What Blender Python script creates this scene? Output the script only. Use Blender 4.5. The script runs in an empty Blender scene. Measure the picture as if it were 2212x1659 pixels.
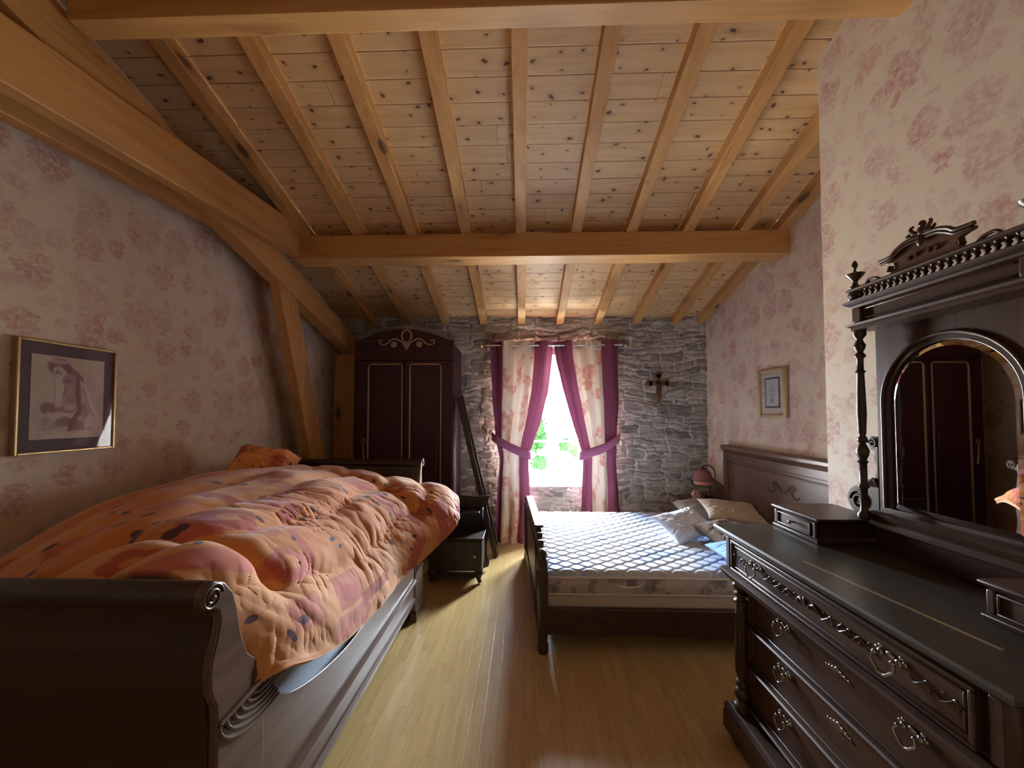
import bpy, bmesh, math, random
import numpy as np
from mathutils import Vector, Matrix
R = math.radians
PI = math.pi
scene = bpy.context.scene

# ------------------------------------------------------------------ camera
cam_d = bpy.data.cameras.new('camera')
cam_d.sensor_width = 36.0
cam_d.lens = 830.0 / 2212.0 * 36.0
cam_d.shift_y = 0.0169
cam_d.clip_start = 0.02
cam = bpy.data.objects.new('camera', cam_d)
scene.collection.objects.link(cam)
cam.location = (0, 0, 1.5)
cam.rotation_euler = (R(91.8), 0, R(1.66))
scene.camera = cam

# ------------------------------------------------------------------ world, light, exposure
w = bpy.data.worlds.new('sky'); scene.world = w; w.use_nodes = True
nt = w.node_tree; nt.nodes.clear()
bg = nt.nodes.new('ShaderNodeBackground'); wo = nt.nodes.new('ShaderNodeOutputWorld')
_tc = nt.nodes.new('ShaderNodeTexCoord'); _sx = nt.nodes.new('ShaderNodeSeparateXYZ'); nt.links.new(_tc.outputs['Generated'], _sx.inputs[0])
_mr = nt.nodes.new('ShaderNodeMapRange'); _mr.inputs['From Min'].default_value = -.12; _mr.inputs['From Max'].default_value = .08
nt.links.new(_sx.outputs['Z'], _mr.inputs['Value'])
_mx = nt.nodes.new('ShaderNodeMix'); _mx.data_type = 'RGBA'
SKY_UP, SKY_DN = 94.0, 56.0          # pale sky above, sunlit ground and haze below the horizon
_mx.inputs[6].default_value = (1.0*SKY_DN, .95*SKY_DN, .86*SKY_DN, 1)
_mx.inputs[7].default_value = (.76*SKY_UP, .88*SKY_UP, 1.0*SKY_UP, 1)
nt.links.new(_mr.outputs[0], _mx.inputs[0]); nt.links.new(_mx.outputs[2], bg.inputs['Color'])
bg.inputs['Strength'].default_value = 1.0
nt.links.new(bg.outputs[0], wo.inputs[0])
# light portal in the window opening: guides the sky light indoors, emits nothing itself
pd = bpy.data.lights.new('window_portal', 'AREA'); pd.shape = 'RECTANGLE'; pd.size = 1.3; pd.size_y = 1.6
pd.cycles.is_portal = True
po = bpy.data.objects.new('window_portal', pd); scene.collection.objects.link(po)
po.location = (0.35, 5.1, 1.42); po.rotation_euler = (R(-90), 0, 0)
scene.view_settings.view_transform = 'Standard'
scene.view_settings.look = 'None'
scene.view_settings.gamma = 1.0
scene.view_settings.use_curve_mapping = False
scene.view_settings.exposure = 1.6
cy = scene.cycles
cy.max_bounces = 14; cy.diffuse_bounces = 10; cy.glossy_bounces = 6; cy.transmission_bounces = 8; cy.transparent_max_bounces = 12
cy.use_denoising = True
cy.sample_clamp_indirect = 12.0
cy.caustics_reflective = False; cy.caustics_refractive = False

# ------------------------------------------------------------------ helpers
class MB:
    """collects shapes in world coordinates and becomes one mesh"""
    def __init__(s): s.v = []; s.f = []
    def add(s, vs, fs, M=None):
        o = len(s.v)
        for p in vs:
            p = Vector(p)
            s.v.append(tuple(M @ p) if M is not None else tuple(p))
        s.f += [tuple(i + o for i in f) for f in fs]
        return s
    def box(s, x0, x1, y0, y1, z0, z1, M=None):
        return s.add([(x0,y0,z0),(x1,y0,z0),(x1,y1,z0),(x0,y1,z0),(x0,y0,z1),(x1,y0,z1),(x1,y1,z1),(x0,y1,z1)],
                     [(0,3,2,1),(4,5,6,7),(0,1,5,4),(1,2,6,5),(2,3,7,6),(3,0,4,7)], M)
    def prism(s, poly, axis, a0, a1, M=None):
        n = len(poly)
        mk = {'X': lambda p, a: (a, p[0], p[1]), 'Y': lambda p, a: (p[0], a, p[1]), 'Z': lambda p, a: (p[0], p[1], a)}[axis]
        vs = [mk(p, a0) for p in poly] + [mk(p, a1) for p in poly]
        fs = [tuple(range(n))[::-1], tuple(range(n, 2*n))] + [(i, (i+1) % n, n + (i+1) % n, n + i) for i in range(n)]
        return s.add(vs, fs, M)
    def lathe(s, prof, c, seg=24, axis='Z', M=None):
        """prof = [(r, h)...] turned about an axis through c"""
        vs = []; n = len(prof)
        for r, h in prof:
            for k in range(seg):
                a = 2*PI*k/seg; u, v = r*math.cos(a), r*math.sin(a)
                p = {'Z': (u, v, h), 'X': (h, u, v), 'Y': (u, h, v)}[axis]
                vs.append((c[0]+p[0], c[1]+p[1], c[2]+p[2]))
        fs = [(i*seg+k, i*seg+(k+1) % seg, (i+1)*seg+(k+1) % seg, (i+1)*seg+k) for i in range(n-1) for k in range(seg)]
        fs += [tuple(range(seg))[::-1], tuple(range((n-1)*seg, n*seg))]
        return s.add(vs, fs, M)
    def tube(s, pts, r, seg=8, M=None, flat=1.0):
        pts = [Vector(p) for p in pts]; n = len(pts)
        rr = r if isinstance(r, (list, tuple)) else [r]*n
        vs = []; prev = None
        for i, p in enumerate(pts):
            t = (pts[min(i+1, n-1)] - pts[max(i-1, 0)])
            t = t.normalized() if t.length > 1e-9 else Vector((0,0,1))
            if prev is None:
                a = Vector((0,0,1)) if abs(t.z) < .9 else Vector((1,0,0))
                u = t.cross(a).normalized()
            else:
                u = (prev - t*prev.dot(t)).normalized()
            prev = u; v = t.cross(u)
            for k in range(seg):
                an = 2*PI*k/seg
                vs.append(p + (u*math.cos(an) + v*math.sin(an)*flat)*rr[i])
        fs = [(i*seg+k, i*seg+(k+1) % seg, (i+1)*seg+(k+1) % seg, (i+1)*seg+k) for i in range(n-1) for k in range(seg)]
        fs += [tuple(range(seg))[::-1], tuple(range((n-1)*seg, n*seg))]
        return s.add(vs, fs, M)
    def ball(s, c, r, sx=1, sy=1, sz=1, seg=16, rings=10, M=None):
        prof = [(max(1e-4, math.sin(PI*i/rings)), -math.cos(PI*i/rings)) for i in range(rings+1)]
        vs = []
        for q, h in prof:
            for k in range(seg):
                a = 2*PI*k/seg
                vs.append((c[0]+r*sx*q*math.cos(a), c[1]+r*sy*q*math.sin(a), c[2]+r*sz*h))
        fs = [(i*seg+k, i*seg+(k+1) % seg, (i+1)*seg+(k+1) % seg, (i+1)*seg+k) for i in range(rings) for k in range(seg)]
        return s.add(vs, fs, M)
    def loft(s, x0, x1, y0, y1, prof, back=0.0, M=None):
        """rectangular moulding: prof=[(overhang, z)...] bottom to top; overhang on -X, -Y and +Y, 'back' share on +X"""
        vs = []
        for o, z in prof:
            vs += [(x0-o, y0-o, z), (x1+o*back, y0-o, z), (x1+o*back, y1+o, z), (x0-o, y1+o, z)]
        n = len(prof)
        fs = [(3,2,1,0), (4*n-4, 4*n-3, 4*n-2, 4*n-1)]
        for i in range(n-1):
            for k in range(4):
                fs.append((4*i+k, 4*i+(k+1) % 4, 4*i+4+(k+1) % 4, 4*i+4+k))
        return s.add(vs, fs, M)
    def grid(s, P, closed_u=False):
        P = np.asarray(P); nu, nv = P.shape[:2]; o = len(s.v)
        s.v += [tuple(p) for p in P.reshape(-1, 3)]
        for i in range(nu if closed_u else nu-1):
            for j in range(nv-1):
                a = o+i*nv+j; b = o+((i+1) % nu)*nv+j
                s.f.append((a, b, b+1, a+1))
        return s

def root_loc(p):
    while p.parent is not None: p = p.parent
    return Vector(p.location)

def obj(name, mb, mat, parent=None, smooth=True, bev=0.0, ang=38, seg=2, solid=0.0, subd=0):
    me = bpy.data.meshes.new(name)
    off = root_loc(parent) if parent is not None else Vector((0,0,0))
    me.from_pydata([tuple(Vector(v) - off) for v in mb.v], [], mb.f)
    me.validate(); me.update()
    bm = bmesh.new(); bm.from_mesh(me); bmesh.ops.recalc_face_normals(bm, faces=bm.faces); bm.to_mesh(me); bm.free()
    if smooth:
        for p in me.polygons: p.use_smooth = True
        me.set_sharp_from_angle(angle=R(ang))
    me.materials.append(mat)
    o = bpy.data.objects.new(name, me); scene.collection.objects.link(o)
    if parent is not None: o.parent = parent
    if solid:
        m = o.modifiers.new('Solidify', 'SOLIDIFY'); m.thickness = solid; m.offset = 0
    if bev > 0:
        m = o.modifiers.new('Bevel', 'BEVEL'); m.width = bev; m.segments = seg; m.limit_method = 'ANGLE'; m.angle_limit = R(35)
    if subd:
        m = o.modifiers.new('Subdivision', 'SUBSURF'); m.levels = subd; m.render_levels = subd
    return o

def tag(o, label, cat, group=None, kind=None):
    if label: o['label'] = label
    if cat: o['category'] = cat
    if group: o['group'] = group
    if kind: o['kind'] = kind
    return o

def thing(name, label, cat, loc=(0,0,0), group=None):
    o = bpy.data.objects.new(name, None); o.empty_display_size = .1
    scene.collection.objects.link(o); o.location = loc
    return tag(o, label, cat, group)

def recenter(o):
    """put a single-mesh thing's origin at its own base"""
    me = o.data; n = len(me.vertices); a = np.empty(n*3); me.vertices.foreach_get('co', a); a = a.reshape(-1, 3)
    c = np.array([(a[:,0].min()+a[:,0].max())/2, (a[:,1].min()+a[:,1].max())/2, a[:,2].min()])
    me.vertices.foreach_set('co', (a-c).ravel()); me.update(); o.location = tuple(c)
    return o

def struct(name, mb, mat, **k):
    o = obj(name, mb, mat, **k); o['kind'] = 'structure'; return o

# numpy value noise
def _hash(ix, iy, seed):
    h = (ix.astype(np.int64)*374761393 + iy.astype(np.int64)*668265263 + seed*982451653) & 0x7fffffff
    h = ((h ^ (h >> 13))*1274126177) & 0x7fffffff
    return ((h ^ (h >> 16)) & 0xffff)/65535.0
def vnoise(x, y, seed=0):
    ix = np.floor(x); iy = np.floor(y); fx = x-ix; fy = y-iy
    fx = fx*fx*(3-2*fx); fy = fy*fy*(3-2*fy)
    a = _hash(ix, iy, seed); b = _hash(ix+1, iy, seed); c = _hash(ix, iy+1, seed); d = _hash(ix+1, iy+1, seed)
    return (a*(1-fx)+b*fx)*(1-fy) + (c*(1-fx)+d*fx)*fy
def fbm(x, y, seed=0, oct=4):
    s = 0; a = .5; 
    for i in range(oct):
        s = s + a*vnoise(x*2**i, y*2**i, seed+i*17); a *= .5
    return s/(1-.5**oct)
def sstep(a, b, x):
    t = np.clip((x-a)/(b-a), 0, 1); return t*t*(3-2*t)
def catmull(pts, n):
    """resample an array of control points (m, k) to n points"""
    pts = np.asarray(pts, float); m = len(pts); out = []
    for q in np.linspace(0, m-1-1e-9, n):
        i = int(q); t = q-i
        p0 = pts[max(i-1, 0)]; p1 = pts[i]; p2 = pts[min(i+1, m-1)]; p3 = pts[min(i+2, m-1)]
        out.append(.5*((2*p1)+(-p0+p2)*t+(2*p0-5*p1+4*p2-p3)*t*t+(-p0+3*p1-3*p2+p3)*t**3))
    return np.array(out)
def fast_mesh(name, P, mat, parent=None, col=None, uv=None, mask=None, kind=None, solid=0.0):
    """large grid P (nu, nv, 3) as one mesh, optional colour and uv per vertex, optional face mask"""
    nu, nv = P.shape[:2]
    idx = np.arange(nu*nv).reshape(nu, nv)
    q = np.stack([idx[:-1,:-1], idx[1:,:-1], idx[1:,1:], idx[:-1,1:]], -1).reshape(-1, 4)
    if mask is not None: q = q[mask.reshape(-1)]
    off = np.array(root_loc(parent)) if parent is not None else np.zeros(3)
    me = bpy.data.meshes.new(name)
    me.vertices.add(nu*nv); me.vertices.foreach_set('co', (P.reshape(-1, 3)-off).ravel())
    nf = len(q); me.loops.add(nf*4); me.loops.foreach_set('vertex_index', q.ravel())
    me.polygons.add(nf); me.polygons.foreach_set('loop_start', np.arange(nf)*4)
    me.update(calc_edges=True); me.validate()
    me.polygons.foreach_set('use_smooth', np.ones(len(me.polygons), bool))
    if col is not None:
        at = me.color_attributes.new('Col', 'FLOAT_COLOR', 'POINT')
        c4 = np.ones((nu*nv, 4)); c4[:, :3] = col.reshape(-1, 3); at.data.foreach_set('color', c4.ravel())
    if uv is not None:
        ul = me.uv_layers.new(name='UVMap'); li = np.empty(len(me.loops), int); me.loops.foreach_get('vertex_index', li)
        ul.data.foreach_set('uv', uv.reshape(-1, 2)[li].ravel())
    me.materials.append(mat); me.update()
    o = bpy.data.objects.new(name, me); scene.collection.objects.link(o)
    if parent is not None: o.parent = parent
    if kind: o['kind'] = kind
    if solid:
        m = o.modifiers.new('Solidify', 'SOLIDIFY'); m.thickness = solid; m.offset = -1
    return o

# ------------------------------------------------------------------ materials
class NT:
    def __init__(s, name):
        s.m = bpy.data.materials.new(name); s.m.use_nodes = True; s.t = s.m.node_tree; s.t.nodes.clear()
        s.out = s.n('ShaderNodeOutputMaterial')
    def n(s, ty, ins=None, **k):
        nd = s.t.nodes.new(ty)
        for a, b in k.items(): setattr(nd, a, b)
        for a, b in (ins or {}).items(): s.put(nd.inputs[a], b)
        return nd
    def put(s, sock, val):
        if isinstance(val, bpy.types.NodeSocket): s.t.links.new(val, sock)
        elif isinstance(val, (tuple, list)) and sock.type == 'RGBA' and len(val) == 3: sock.default_value = (*val, 1)
        else: sock.default_value = val
    def math(s, op, a, b=0.0, c=0.0, clamp=False):
        nd = s.t.nodes.new('ShaderNodeMath'); nd.operation = op; nd.use_clamp = clamp
        s.put(nd.inputs[0], a); s.put(nd.inputs[1], b); s.put(nd.inputs[2], c); return nd.outputs[0]
    def mix(s, f, a, b, mode='MIX'):
        nd = s.t.nodes.new('ShaderNodeMix'); nd.data_type = 'RGBA'; nd.blend_type = mode
        s.put(nd.inputs[0], f); s.put(nd.inputs[6], a); s.put(nd.inputs[7], b); return nd.outputs[2]
    def ramp(s, f, stops, interp='LINEAR'):
        nd = s.t.nodes.new('ShaderNodeValToRGB'); nd.color_ramp.interpolation = interp
        e = nd.color_ramp.elements
        while len(e) < len(stops): e.new(.5)
        for i, (p, c) in enumerate(stops):
            e[i].position = p; e[i].color = (*c, 1) if isinstance(c, tuple) else (c, c, c, 1)
        s.put(nd.inputs[0], f); return nd.outputs[0]
    def map(s, vec, scale=(1,1,1), loc=(0,0,0), rot=(0,0,0)):
        return s.n('ShaderNodeMapping', {'Vector': vec, 'Scale': scale, 'Location': loc, 'Rotation': rot}).outputs[0]
    def noise(s, vec, scale, detail=4, rough=.55, dist=0.0, col=False):
        nd = s.n('ShaderNodeTexNoise', {'Vector': vec, 'Scale': scale, 'Detail': detail, 'Roughness': rough, 'Distortion': dist})
        return nd.outputs['Color' if col else 'Fac']
    def vor(s, vec, scale, rnd=1.0, feature='F1', dims='3D'):
        return s.n('ShaderNodeTexVoronoi', {'Vector': vec, 'Scale': scale, 'Randomness': rnd}, feature=feature, voronoi_dimensions=dims)
    def bsdf(s, base, rough=.5, bump=None, bs=.3, bd=.01, **k):
        nd = s.n('ShaderNodeBsdfPrincipled', {'Base Color': base, 'Roughness': rough})
        for a, b in k.items(): s.put(nd.inputs[a.replace('_', ' ')], b)
        if bump is not None:
            b = s.n('ShaderNodeBump', {'Height': bump, 'Strength': bs, 'Distance': bd})
            s.t.links.new(b.outputs[0], nd.inputs['Normal'])
        s.t.links.new(nd.outputs[0], s.out.inputs[0]); s.b = nd
        return s.m
    def coord(s, which='Object'): return s.n('ShaderNodeTexCoord').outputs[which]
    def rnd(s): return s.n('ShaderNodeObjectInfo').outputs['Random']

def plain(name, c, rough=.6, **k):
    t = NT(name); return t.bsdf(c, rough, **k)

def wood(name, light, mid, dark, axis='Y', knots=True, rough=.55, scale=1.0, rotx=0.0, **k):
    """plain-sawn timber: long grain along one axis, knots"""
    t = NT(name); co = t.coord('Object')
    r = t.rnd(); off = t.n('ShaderNodeCombineXYZ', {'X': t.math('MULTIPLY', r, 37.0), 'Y': t.math('MULTIPLY', r, 91.0), 'Z': t.math('MULTIPLY', r, 13.0)}).outputs[0]
    v = t.n('ShaderNodeVectorMath', {0: co, 1: off}, operation='ADD').outputs[0]
    st = {'X': (.06,1,1), 'Y': (1,.06,1), 'Z': (1,1,.06)}[axis]
    st2 = {'X': (.35,1,1), 'Y': (1,.35,1), 'Z': (1,1,.35)}[axis]
    vv = t.map(v, st, rot=(rotx,0,0))
    rings = t.noise(vv, 14*scale, 6, .6, 1.2)
    fine = t.noise(vv, 90*scale, 3, .6)
    c = t.ramp(rings, [(.30, dark), (.45, mid), (.62, light), (.8, mid)])
    c = t.mix(t.math('MULTIPLY', fine, .25), c, mid)
    big = t.noise(t.map(v, st2, rot=(rotx,0,0)), 2.2, 3)
    c = t.mix(t.math('MULTIPLY', big, .45), c, dark, 'MULTIPLY') if False else t.mix(t.math('MULTIPLY', big, .5), c, mid)
    if knots:
        kv = t.vor(t.map(v, st2, rot=(rotx,0,0)), 5.0*scale, 1.0)
        d = kv.outputs['Distance']
        gate = t.math('GREATER_THAN', t.n('ShaderNodeSeparateColor', {0: kv.outputs['Color']}).outputs[0], .22)
        core = t.math('MULTIPLY', t.math('SUBTRACT', 1.0, t.math('DIVIDE', d, .14), clamp=True), gate)
        halo = t.math('MULTIPLY', t.math('SUBTRACT', 1.0, t.math('DIVIDE', d, .38), clamp=True), gate)
        c = t.mix(t.math('MULTIPLY', halo, .55), c, tuple(x*.62 for x in dark))
        c = t.mix(t.math('MINIMUM', t.math('MULTIPLY', core, 2.4), .85), c, (.075,.03,.015))
    return t.bsdf(c, rough, bump=rings, bs=.12, bd=.004, **k)

PL, PM, PD = (.58,.335,.125), (.50,.265,.085), (.34,.155,.042)
m_pineX = wood('pine_beam_x', PL, PM, PD, 'X')
m_pineY = wood('pine_beam_y', PL, PM, PD, 'Y', rotx=R(16))
m_pineYd = wood('pine_truss', (.53,.29,.10), (.46,.23,.07), (.31,.135,.036), 'Y', rotx=R(16))
m_pineZ = wood('pine_strut', (.53,.29,.10), (.46,.23,.07), (.31,.135,.036), 'Z')
m_dark = wood('dark_walnut', (.075,.036,.022), (.050,.023,.014), (.024,.011,.007), 'Y', knots=False, rough=.34, scale=1.6)
m_darkZ = wood('dark_walnut_upright', (.075,.036,.022), (.050,.023,.014), (.024,.011,.007), 'Z', knots=False, rough=.34, scale=1.6)
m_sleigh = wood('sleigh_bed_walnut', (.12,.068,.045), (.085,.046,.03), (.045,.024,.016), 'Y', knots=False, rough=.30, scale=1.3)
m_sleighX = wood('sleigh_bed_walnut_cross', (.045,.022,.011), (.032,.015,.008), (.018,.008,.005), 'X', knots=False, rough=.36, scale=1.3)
m_headb = wood('headboard_oak', (.16,.085,.055), (.115,.06,.038), (.065,.032,.02), 'Y', knots=False, rough=.33, scale=1.3)
m_black = wood('blackened_oak', (.042,.027,.019), (.028,.018,.013), (.015,.010,.007), 'Z', knots=False, rough=.42)

def mat_boards():
    t = NT('ceiling_boards'); v = t.coord('Object')
    x, y, z = t.n('ShaderNodeSeparateXYZ', {0: v}).outputs
    row = t.math('DIVIDE', y, .13); ri = t.math('FLOOR', row); rf = t.math('FRACT', row)
    wn = t.n('ShaderNodeTexWhiteNoise', {'W': ri}, noise_dimensions='1D').outputs['Value']
    col = t.math('DIVIDE', t.math('ADD', x, t.math('MULTIPLY', wn, 7.0)), 1.9); ci = t.math('FLOOR', col); cf = t.math('FRACT', col)
    wn2 = t.n('ShaderNodeTexWhiteNoise', {'Vector': t.n('ShaderNodeCombineXYZ', {'X': ri, 'Y': ci}).outputs[0]}, noise_dimensions='2D').outputs['Value']
    vec = t.n('ShaderNodeCombineXYZ', {'X': t.math('ADD', x, t.math('MULTIPLY', wn2, 20.0)), 'Y': t.math('ADD', y, t.math('MULTIPLY', wn2, 9.0)), 'Z': t.math('MULTIPLY', wn2, 30.0)}).outputs[0]
    g = t.noise(t.map(vec, (.07,1,1)), 20, 6, .6, 1.0)
    c = t.ramp(g, [(.3, (.51,.305,.125)), (.5, (.64,.425,.205)), (.75, (.70,.49,.26))])
    c = t.mix(t.math('MULTIPLY', wn2, .35), c, (.50,.29,.12))
    c = t.mix(t.math('MULTIPLY', t.noise(vec, 2.5, 2), .3), c, (.68,.50,.30))
    _w = t.n('ShaderNodeVectorMath', {0: t.noise(vec, 30, 2, .5, 0, True), 1: (.035,.035,0)}, operation='MULTIPLY').outputs[0]
    kv = t.vor(t.map(t.n('ShaderNodeVectorMath', {0: vec, 1: _w}, operation='ADD').outputs[0], (.8,1.3,1)), 8.5, 1.0, dims='2D'); d = kv.outputs['Distance']
    cc = t.n('ShaderNodeSeparateColor', {0: kv.outputs['Color']}).outputs
    gate = t.math('GREATER_THAN', cc[0], .22); rad = t.math('MULTIPLY_ADD', cc[1], .10, .035)
    core = t.math('MULTIPLY', t.math('SUBTRACT', 1.0, t.math('DIVIDE', d, rad), clamp=True), gate)
    halo = t.math('MULTIPLY', t.math('SUBTRACT', 1.0, t.math('DIVIDE', d, t.math('MULTIPLY', rad, 3.2)), clamp=True), gate)
    c = t.mix(t.math('MULTIPLY', halo, .38), c, (.26,.12,.05))
    c = t.mix(t.math('MINIMUM', t.math('MULTIPLY', core, 2.5), .9), c, (.07,.03,.018))
    edge = t.math('MINIMUM', rf, t.math('SUBTRACT', 1.0, rf))
    gr = t.math('SUBTRACT', 1.0, t.math('DIVIDE', edge, .035), clamp=True)
    e2 = t.math('MINIMUM', cf, t.math('SUBTRACT', 1.0, cf))
    gr2 = t.math('SUBTRACT', 1.0, t.math('DIVIDE', e2, .0016), clamp=True)
    gg = t.math('MAXIMUM', gr, gr2)
    c = t.mix(t.math('MULTIPLY', t.math('POWER', gg, 2.0), .8), c, (.12,.05,.02))
    return t.bsdf(c, .5, bump=t.math('MULTIPLY', gg, -1.0), bs=.7, bd=.006)
m_boards = mat_boards()

def mat_floor():
    t = NT('parquet_floor'); v = t.coord('Object')
    x, y, z = t.n('ShaderNodeSeparateXYZ', {0: v}).outputs
    row = t.math('DIVIDE', x, .065); ri = t.math('FLOOR', row); rf = t.math('FRACT', row)
    wn = t.n('ShaderNodeTexWhiteNoise', {'W': ri}, noise_dimensions='1D').outputs['Value']
    col = t.math('DIVIDE', t.math('ADD', y, t.math('MULTIPLY', wn, 3.0)), .46); ci = t.math('FLOOR', col); cf = t.math('FRACT', col)
    wn2 = t.n('ShaderNodeTexWhiteNoise', {'Vector': t.n('ShaderNodeCombineXYZ', {'X': ri, 'Y': ci}).outputs[0]}, noise_dimensions='2D').outputs['Value']
    vec = t.n('ShaderNodeCombineXYZ', {'X': t.math('ADD', x, t.math('MULTIPLY', wn2, 9.0)), 'Y': t.math('ADD', y, t.math('MULTIPLY', wn2, 20.0)), 'Z': t.math('MULTIPLY', wn2, 30.0)}).outputs[0]
    g = t.noise(t.map(vec, (1,.05,1)), 42, 5, .6, .6)
    c = t.ramp(g, [(.3, (.46,.31,.125)), (.55, (.57,.41,.18)), (.8, (.63,.47,.22))])
    c = t.mix(t.math('MULTIPLY', wn2, .45), c, (.41,.265,.10))
    edge = t.math('MINIMUM', rf, t.math('SUBTRACT', 1.0, rf)); e2 = t.math('MINIMUM', cf, t.math('SUBTRACT', 1.0, cf))
    gg = t.math('MAXIMUM', t.math('SUBTRACT', 1.0, t.math('DIVIDE', edge, .025), clamp=True), t.math('SUBTRACT', 1.0, t.math('DIVIDE', e2, .004), clamp=True))
    c = t.mix(t.math('MULTIPLY', gg, .45), c, (.18,.09,.03))
    return t.bsdf(c, t.math('MULTIPLY_ADD', g, .12, .26), bump=t.math('MULTIPLY', gg, -1.0), bs=.2, bd=.002)
m_floor = mat_floor()

def toile(t, u, v, base, motif, k=1.0):
    """printed clusters of flowers and foliage over a plain ground, u and v in metres"""
    vec = t.n('ShaderNodeCombineXYZ', {'X': u, 'Y': v}).outputs[0]
    wob = t.n('ShaderNodeVectorMath', {0: t.n('ShaderNodeVectorMath', {0: t.noise(t.map(vec, (.75,1.25,1)), 15*k, 5, .75, 0, True), 1: (.5,.5,.5)}, operation='SUBTRACT').outputs[0], 1: (.16/k,.16/k,0)}, operation='MULTIPLY').outputs[0]
    vw = t.n('ShaderNodeVectorMath', {0: vec, 1: wob}, operation='ADD').outputs[0]
    c = base
    leafy = t.noise(vec, 46*k, 3, .6)
    for sc, r0, r1, amt, o in ((4.6*k, .22, .46, .85, 0), (8.0*k, .12, .36, .6, 3.7), (13.0*k, .10, .34, .4, 8.1)):
        vo = t.vor(t.map(vw, (1,.86,1), (o, o*1.7, 0)), sc, .72, dims='2D'); d = vo.outputs['Distance']
        cc = t.n('ShaderNodeSeparateColor', {0: vo.outputs['Color']}).outputs
        rad = t.math('MULTIPLY_ADD', cc[0], r1-r0, r0)
        f = t.math('DIVIDE', t.math('SUBTRACT', rad, d), .07, clamp=True)
        f = t.math('MULTIPLY', f, t.math('MULTIPLY_ADD', cc[1], .5, .5))
        f = t.math('MULTIPLY', f, t.ramp(leafy, [(.38, .18), (.56, 1.0)]))
        f = t.math('MULTIPLY', f, t.ramp(t.noise(vec, 9*k, 2), [(.3, .45), (.6, 1.0)]))
        c = t.mix(t.math('MULTIPLY', f, amt), c, motif)
    return c

def mat_wallpaper():
    t = NT('toile_wallpaper'); g = t.n('ShaderNodeNewGeometry')
    x, y, z = t.n('ShaderNodeSeparateXYZ', {0: g.outputs['Position']}).outputs
    c = toile(t, t.math('ADD', x, y), z, (.64,.555,.45), (.45,.215,.20))
    weave = t.noise(g.outputs['Position'], 260, 2)
    return t.bsdf(c, .82, bump=weave, bs=.12, bd=.002)
m_paper = mat_wallpaper()

def mat_vcol(name, rough=.9, bump_scale=0, bs=.3, bd=.003, sheen=0.0, trans=0.0, **k):
    t = NT(name); c = t.n('ShaderNodeVertexColor', layer_name='Col').outputs[0]
    bm = t.noise(t.coord('Object'), bump_scale, 5, .65) if bump_scale else None
    t.bsdf(c, rough, bump=bm, bs=bs, bd=bd, **k)
    if sheen: t.b.inputs['Sheen Weight'].default_value = sheen
    if trans:
        tl = t.n('ShaderNodeBsdfTranslucent', {'Color': c}); mx = t.n('ShaderNodeMixShader', {0: trans, 1: t.b.outputs[0], 2: tl.outputs[0]})
        t.t.links.new(mx.outputs[0], t.out.inputs[0])
    return t.m
m_stone = mat_vcol('rubble_stone', .92, 70, .55, .006)
m_duvet = mat_vcol('printed_quilt_cotton', .8, 500, .1, .001, sheen=.3)
m_print = mat_vcol('print_paper', .9)
m_matt = mat_vcol('mattress_ticking', .7, 420, .12, .001, sheen=.2)
m_curt = mat_vcol('curtain_cloth', .8, 600, .12, .001, trans=.018)

def cloth(name, c, rough=.85, trans=0.0, ns=380):
    t = NT(name); n = t.noise(t.coord('Object'), ns, 2); big = t.noise(t.coord('Object'), 6, 3)
    cc = t.mix(t.math('MULTIPLY', big, .35), c, tuple(x*.75 for x in c))
    t.bsdf(cc, rough, bump=n, bs=.15, bd=.001); t.b.inputs['Sheen Weight'].default_value = .25
    if trans:
        tl = t.n('ShaderNodeBsdfTranslucent', {'Color': cc}); mx = t.n('ShaderNodeMixShader', {0: trans, 1: t.b.outputs[0], 2: tl.outputs[0]})
        t.t.links.new(mx.outputs[0], t.out.inputs[0])
    return t.m
m_chrome = plain('polished_nickel', (.45,.44,.43), .2, Metallic=1.0)
m_steel = plain('brushed_steel', (.55,.55,.56), .25, Metallic=1.0)
m_brass = plain('aged_brass', (.50,.36,.14), .3, Metallic=1.0)
m_gilt = plain('gilt_moulding', (.42,.30,.14), .38, Metallic=.75)
m_bronze = plain('dark_bronze', (.07,.05,.035), .35, Metallic=.8)
m_plaster = plain('reveal_plaster', (.62,.58,.52), .9)
m_white = plain('white_window_paint', (.72,.72,.70), .45)
m_mirror = plain('mirror_silvering', (.80,.83,.82), .015, Metallic=1.0)

def mat_glass(name, tint=(1,1,1)):
    t = NT(name); tr = t.n('ShaderNodeBsdfTransparent', {'Color': tint}); gl = t.n('ShaderNodeBsdfGlossy', {'Roughness': .02})
    lw = t.n('ShaderNodeLayerWeight', {'Blend': .25}); f = t.math('MULTIPLY_ADD', lw.outputs['Fresnel'], .3, .02)
    mx = t.n('ShaderNodeMixShader', {0: f, 1: tr.outputs[0], 2: gl.outputs[0]}); t.t.links.new(mx.outputs[0], t.out.inputs[0])
    return t.m
m_glass = mat_glass('window_glass')

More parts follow.
